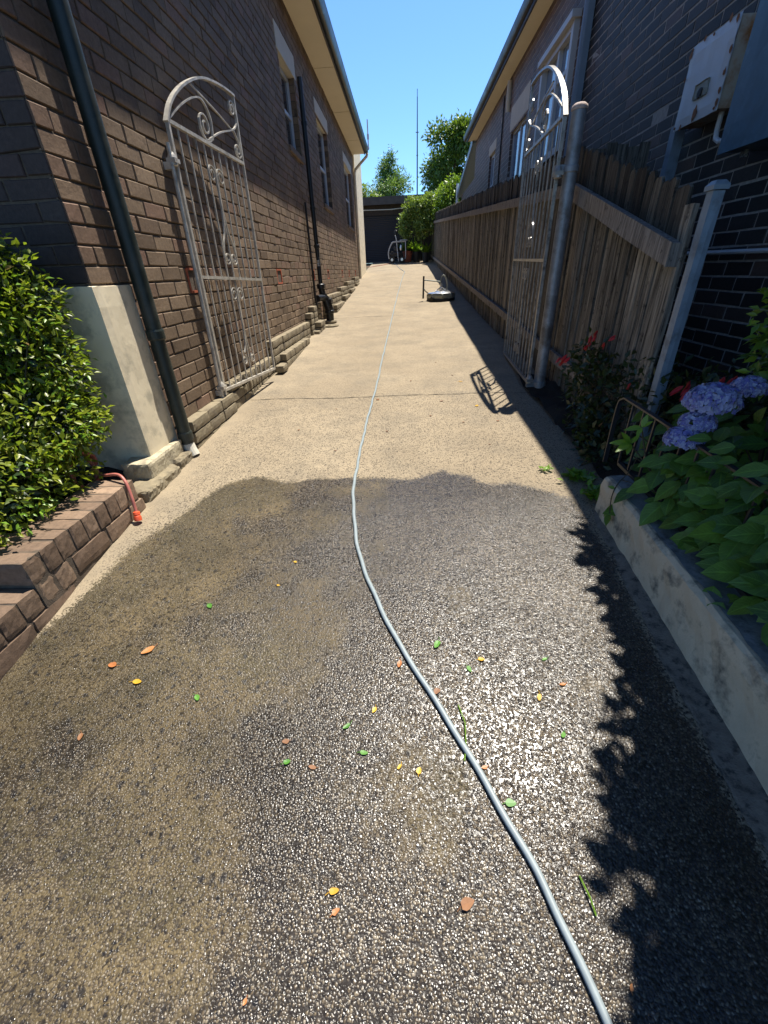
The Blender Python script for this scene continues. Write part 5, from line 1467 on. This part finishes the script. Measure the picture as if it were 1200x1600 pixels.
# ------------------------------------------------------------------ fallen leaves
FL = [(-.526, 1.523, 'y', .022, "tiny yellow leaf far up the wet concrete left of the grey hose"), (-.573, 1.381, 'y', .02, "small yellow leaf below the tiniest yellow one on the wet concrete"),
      (-.978, .93, 'y', .04, "bright yellow leaf on the wet concrete below two orange leaves"), (-.192, .397, 'y', .04, "yellow oval leaf low in the view left of the hose"),
      (-.035, 1.003, 'o', .036, "orange leaf touching the left side of the grey hose"), (-.117, .838, 'y', .026, "small yellow leaf a little left of the hose in its middle"),
      (.261, 1.03, 'y', .03, "yellow leaf to the right of the hose in the brightest glare"), (.432, .893, 'y', .034, "yellow leaf near the leafy shadow edge"),
      (-.033, .673, 'y', .022, "small yellow leaf lying near a dry yellowish sprig"), (.025, .665, 'y', .026, "curled yellow leaf with a stalk close left of the hose"),
      (-1.004, 1.057, 'o', .056, "largest orange leaf, curled, on the wet concrete at left"), (-1.11, .996, 'o', .042, "narrow orange leaf left of the largest orange one"),
      (.521, .939, 'o', .026, "small orange leaf against the leafy shadow edge"), (-.183, .361, 'o', .03, "small orange leaf just below the yellow oval leaf"),
      (.132, .384, 'b', .055, "long pinkish brown leaf between hose and yellow oval leaf"), (.46, .264, 'o', .02, "tiny orange leaf near the bottom right"),
      (-.36, .217, 'o', .018, "tiny orange leaf at the bottom edge left of centre"),
      (-.84, 1.268, 'g', .036, "green leaf scrap on the wet concrete above the orange leaves"), (-.736, .877, 'g', .032, "green leaf scrap right of the bright yellow leaf"),
      (.105, 1.087, 'g', .048, "largest green leaf, right of the hose where it bends"), (-.203, .785, 'g', .034, "green leaf left of the hose, upper of three close together"),
      (-.141, .709, 'g', .03, "green leaf left of the hose, right one of three close together"), (-.373, .68, 'g', .026, "green leaf left of the hose, leftmost of three close together"),
      (.212, .992, 'g', .032, "thin green leaf next to a yellow leaf in the glare"), (.487, 1.035, 'g', .026, "green scrap by the upper tip of the leafy shadow"),
      (.276, .59, 'g', .034, "narrow green leaf touching the right side of the hose"), (.473, .772, 'g', .024, "green scrap near the middle of the leafy shadow edge"),
      (.091, .906, 'b', .034, "dark brown leaf touching the right side of the hose"), (-.264, 3.83, 'b', .05, "dark brown leaf on the concrete joint right of the hose"),
      (.611, 3.566, 'y', .05, "pale yellow leaf on the dry concrete beside the gate shadow"), (.56, 4.35, 'y', .05, "yellow leaf on the dry concrete above the joint"), (-1.069, .741, 'b', .03, "small dark brown leaf on the silty concrete at far left"),
      (-.391, .738, 'b', .028, "reddish brown scrap above the leftmost green leaf"), (.218, .678, 'o', .022, "tiny tan leaf right of the hose below the glare"), (-.294, .667, 'b', .03, "brown stalk like leaf below the trio of green leaves")]
for i, (x, y, k, s, l) in enumerate(FL):
    s *= .86 if y > .5 else .66
    m = MB(); r = random.Random(i + 900)
    a = r.uniform(0, 6.28); z = dz(x, y) + .0035; nseg = 12; vs = []
    up_, asp = r.uniform(.06, .3), r.uniform(.45, .72)
    for q in range(nseg):
        t = 2 * math.pi * q / nseg
        u = math.cos(t) * .5 * s; v = math.sin(t) * .5 * s * asp * (1 - .25 * math.cos(t))
        u *= 1 + r.uniform(-.16, .1); v *= 1 + r.uniform(-.2, .1)
        zz_ = up_ * (abs(v) * 1.2 + abs(u) ** 2 / s * .8)
        vs.append((x + u * math.cos(a) - v * math.sin(a), y + u * math.sin(a) + v * math.cos(a), z + zz_))
    vs.append((x, y, z)); fs = [(q, (q + 1) % nseg, nseg) for q in range(nseg)]
    m.add(vs, fs, r.random())
    u = -.5 * s; m.tube([(x + u * math.cos(a), y + u * math.sin(a), z + .001), (x + 1.7 * u * math.cos(a + .2), y + 1.7 * u * math.sin(a + .2), z + .003)], .0009, 4)
    tag(m.build("fallen_leaf", "leaf_" + k, base=(x, y, z), smooth=False), l, "leaf", "fallen leaves on the driveway")
for i, (x, y) in enumerate(((.32, 3.72), (.20, 3.35), (.45, 3.18), (-.62, 3.6), (-.15, 3.05), (.58, 2.75), (.72, 3.2), (-.85, 3.1), (.05, 4.4), (.5, 4.6), (-.5, 2.7), (.36, 5.2))):
    m = MB(); r = random.Random(i + 1500); a = r.uniform(0, 6.28); sz = r.uniform(.007, .014); z = dz(x, y) + .002
    q = [(x + sz * r.uniform(.6, 1.3) * math.cos(a + t), y + sz * r.uniform(.4, .9) * math.sin(a + t), z + r.uniform(0, .004)) for t in np.linspace(0, 6.28, 8)[:-1]]
    m.prism(q, (0, 0, .003), r.random())
    tag(m.build("leaf_crumb", "leaf_b", base=(x, y, z)), "tiny dark brown leaf crumb on the dry concrete above the wet edge", "leaf crumb", "leaf crumbs on the dry concrete")
for pts_, l in (([(.16, .86), (.175, .80), (.17, .73), (.16, .69)], "slender green grass stem lying across the hose in the glare"), ([(.41, .44), (.42, .40), (.425, .37)], "short yellow sprig right of the hose near the bottom")):
    m = MB(); m.tube([(x, y, dz(x, y) + .006 + .006 * (i % 2)) for i, (x, y) in enumerate(pts_)], .0022, 5)
    tag(m.build("plant_sprig", "l_lime", base=(*pts_[0], -1.26)), l, "sprig")
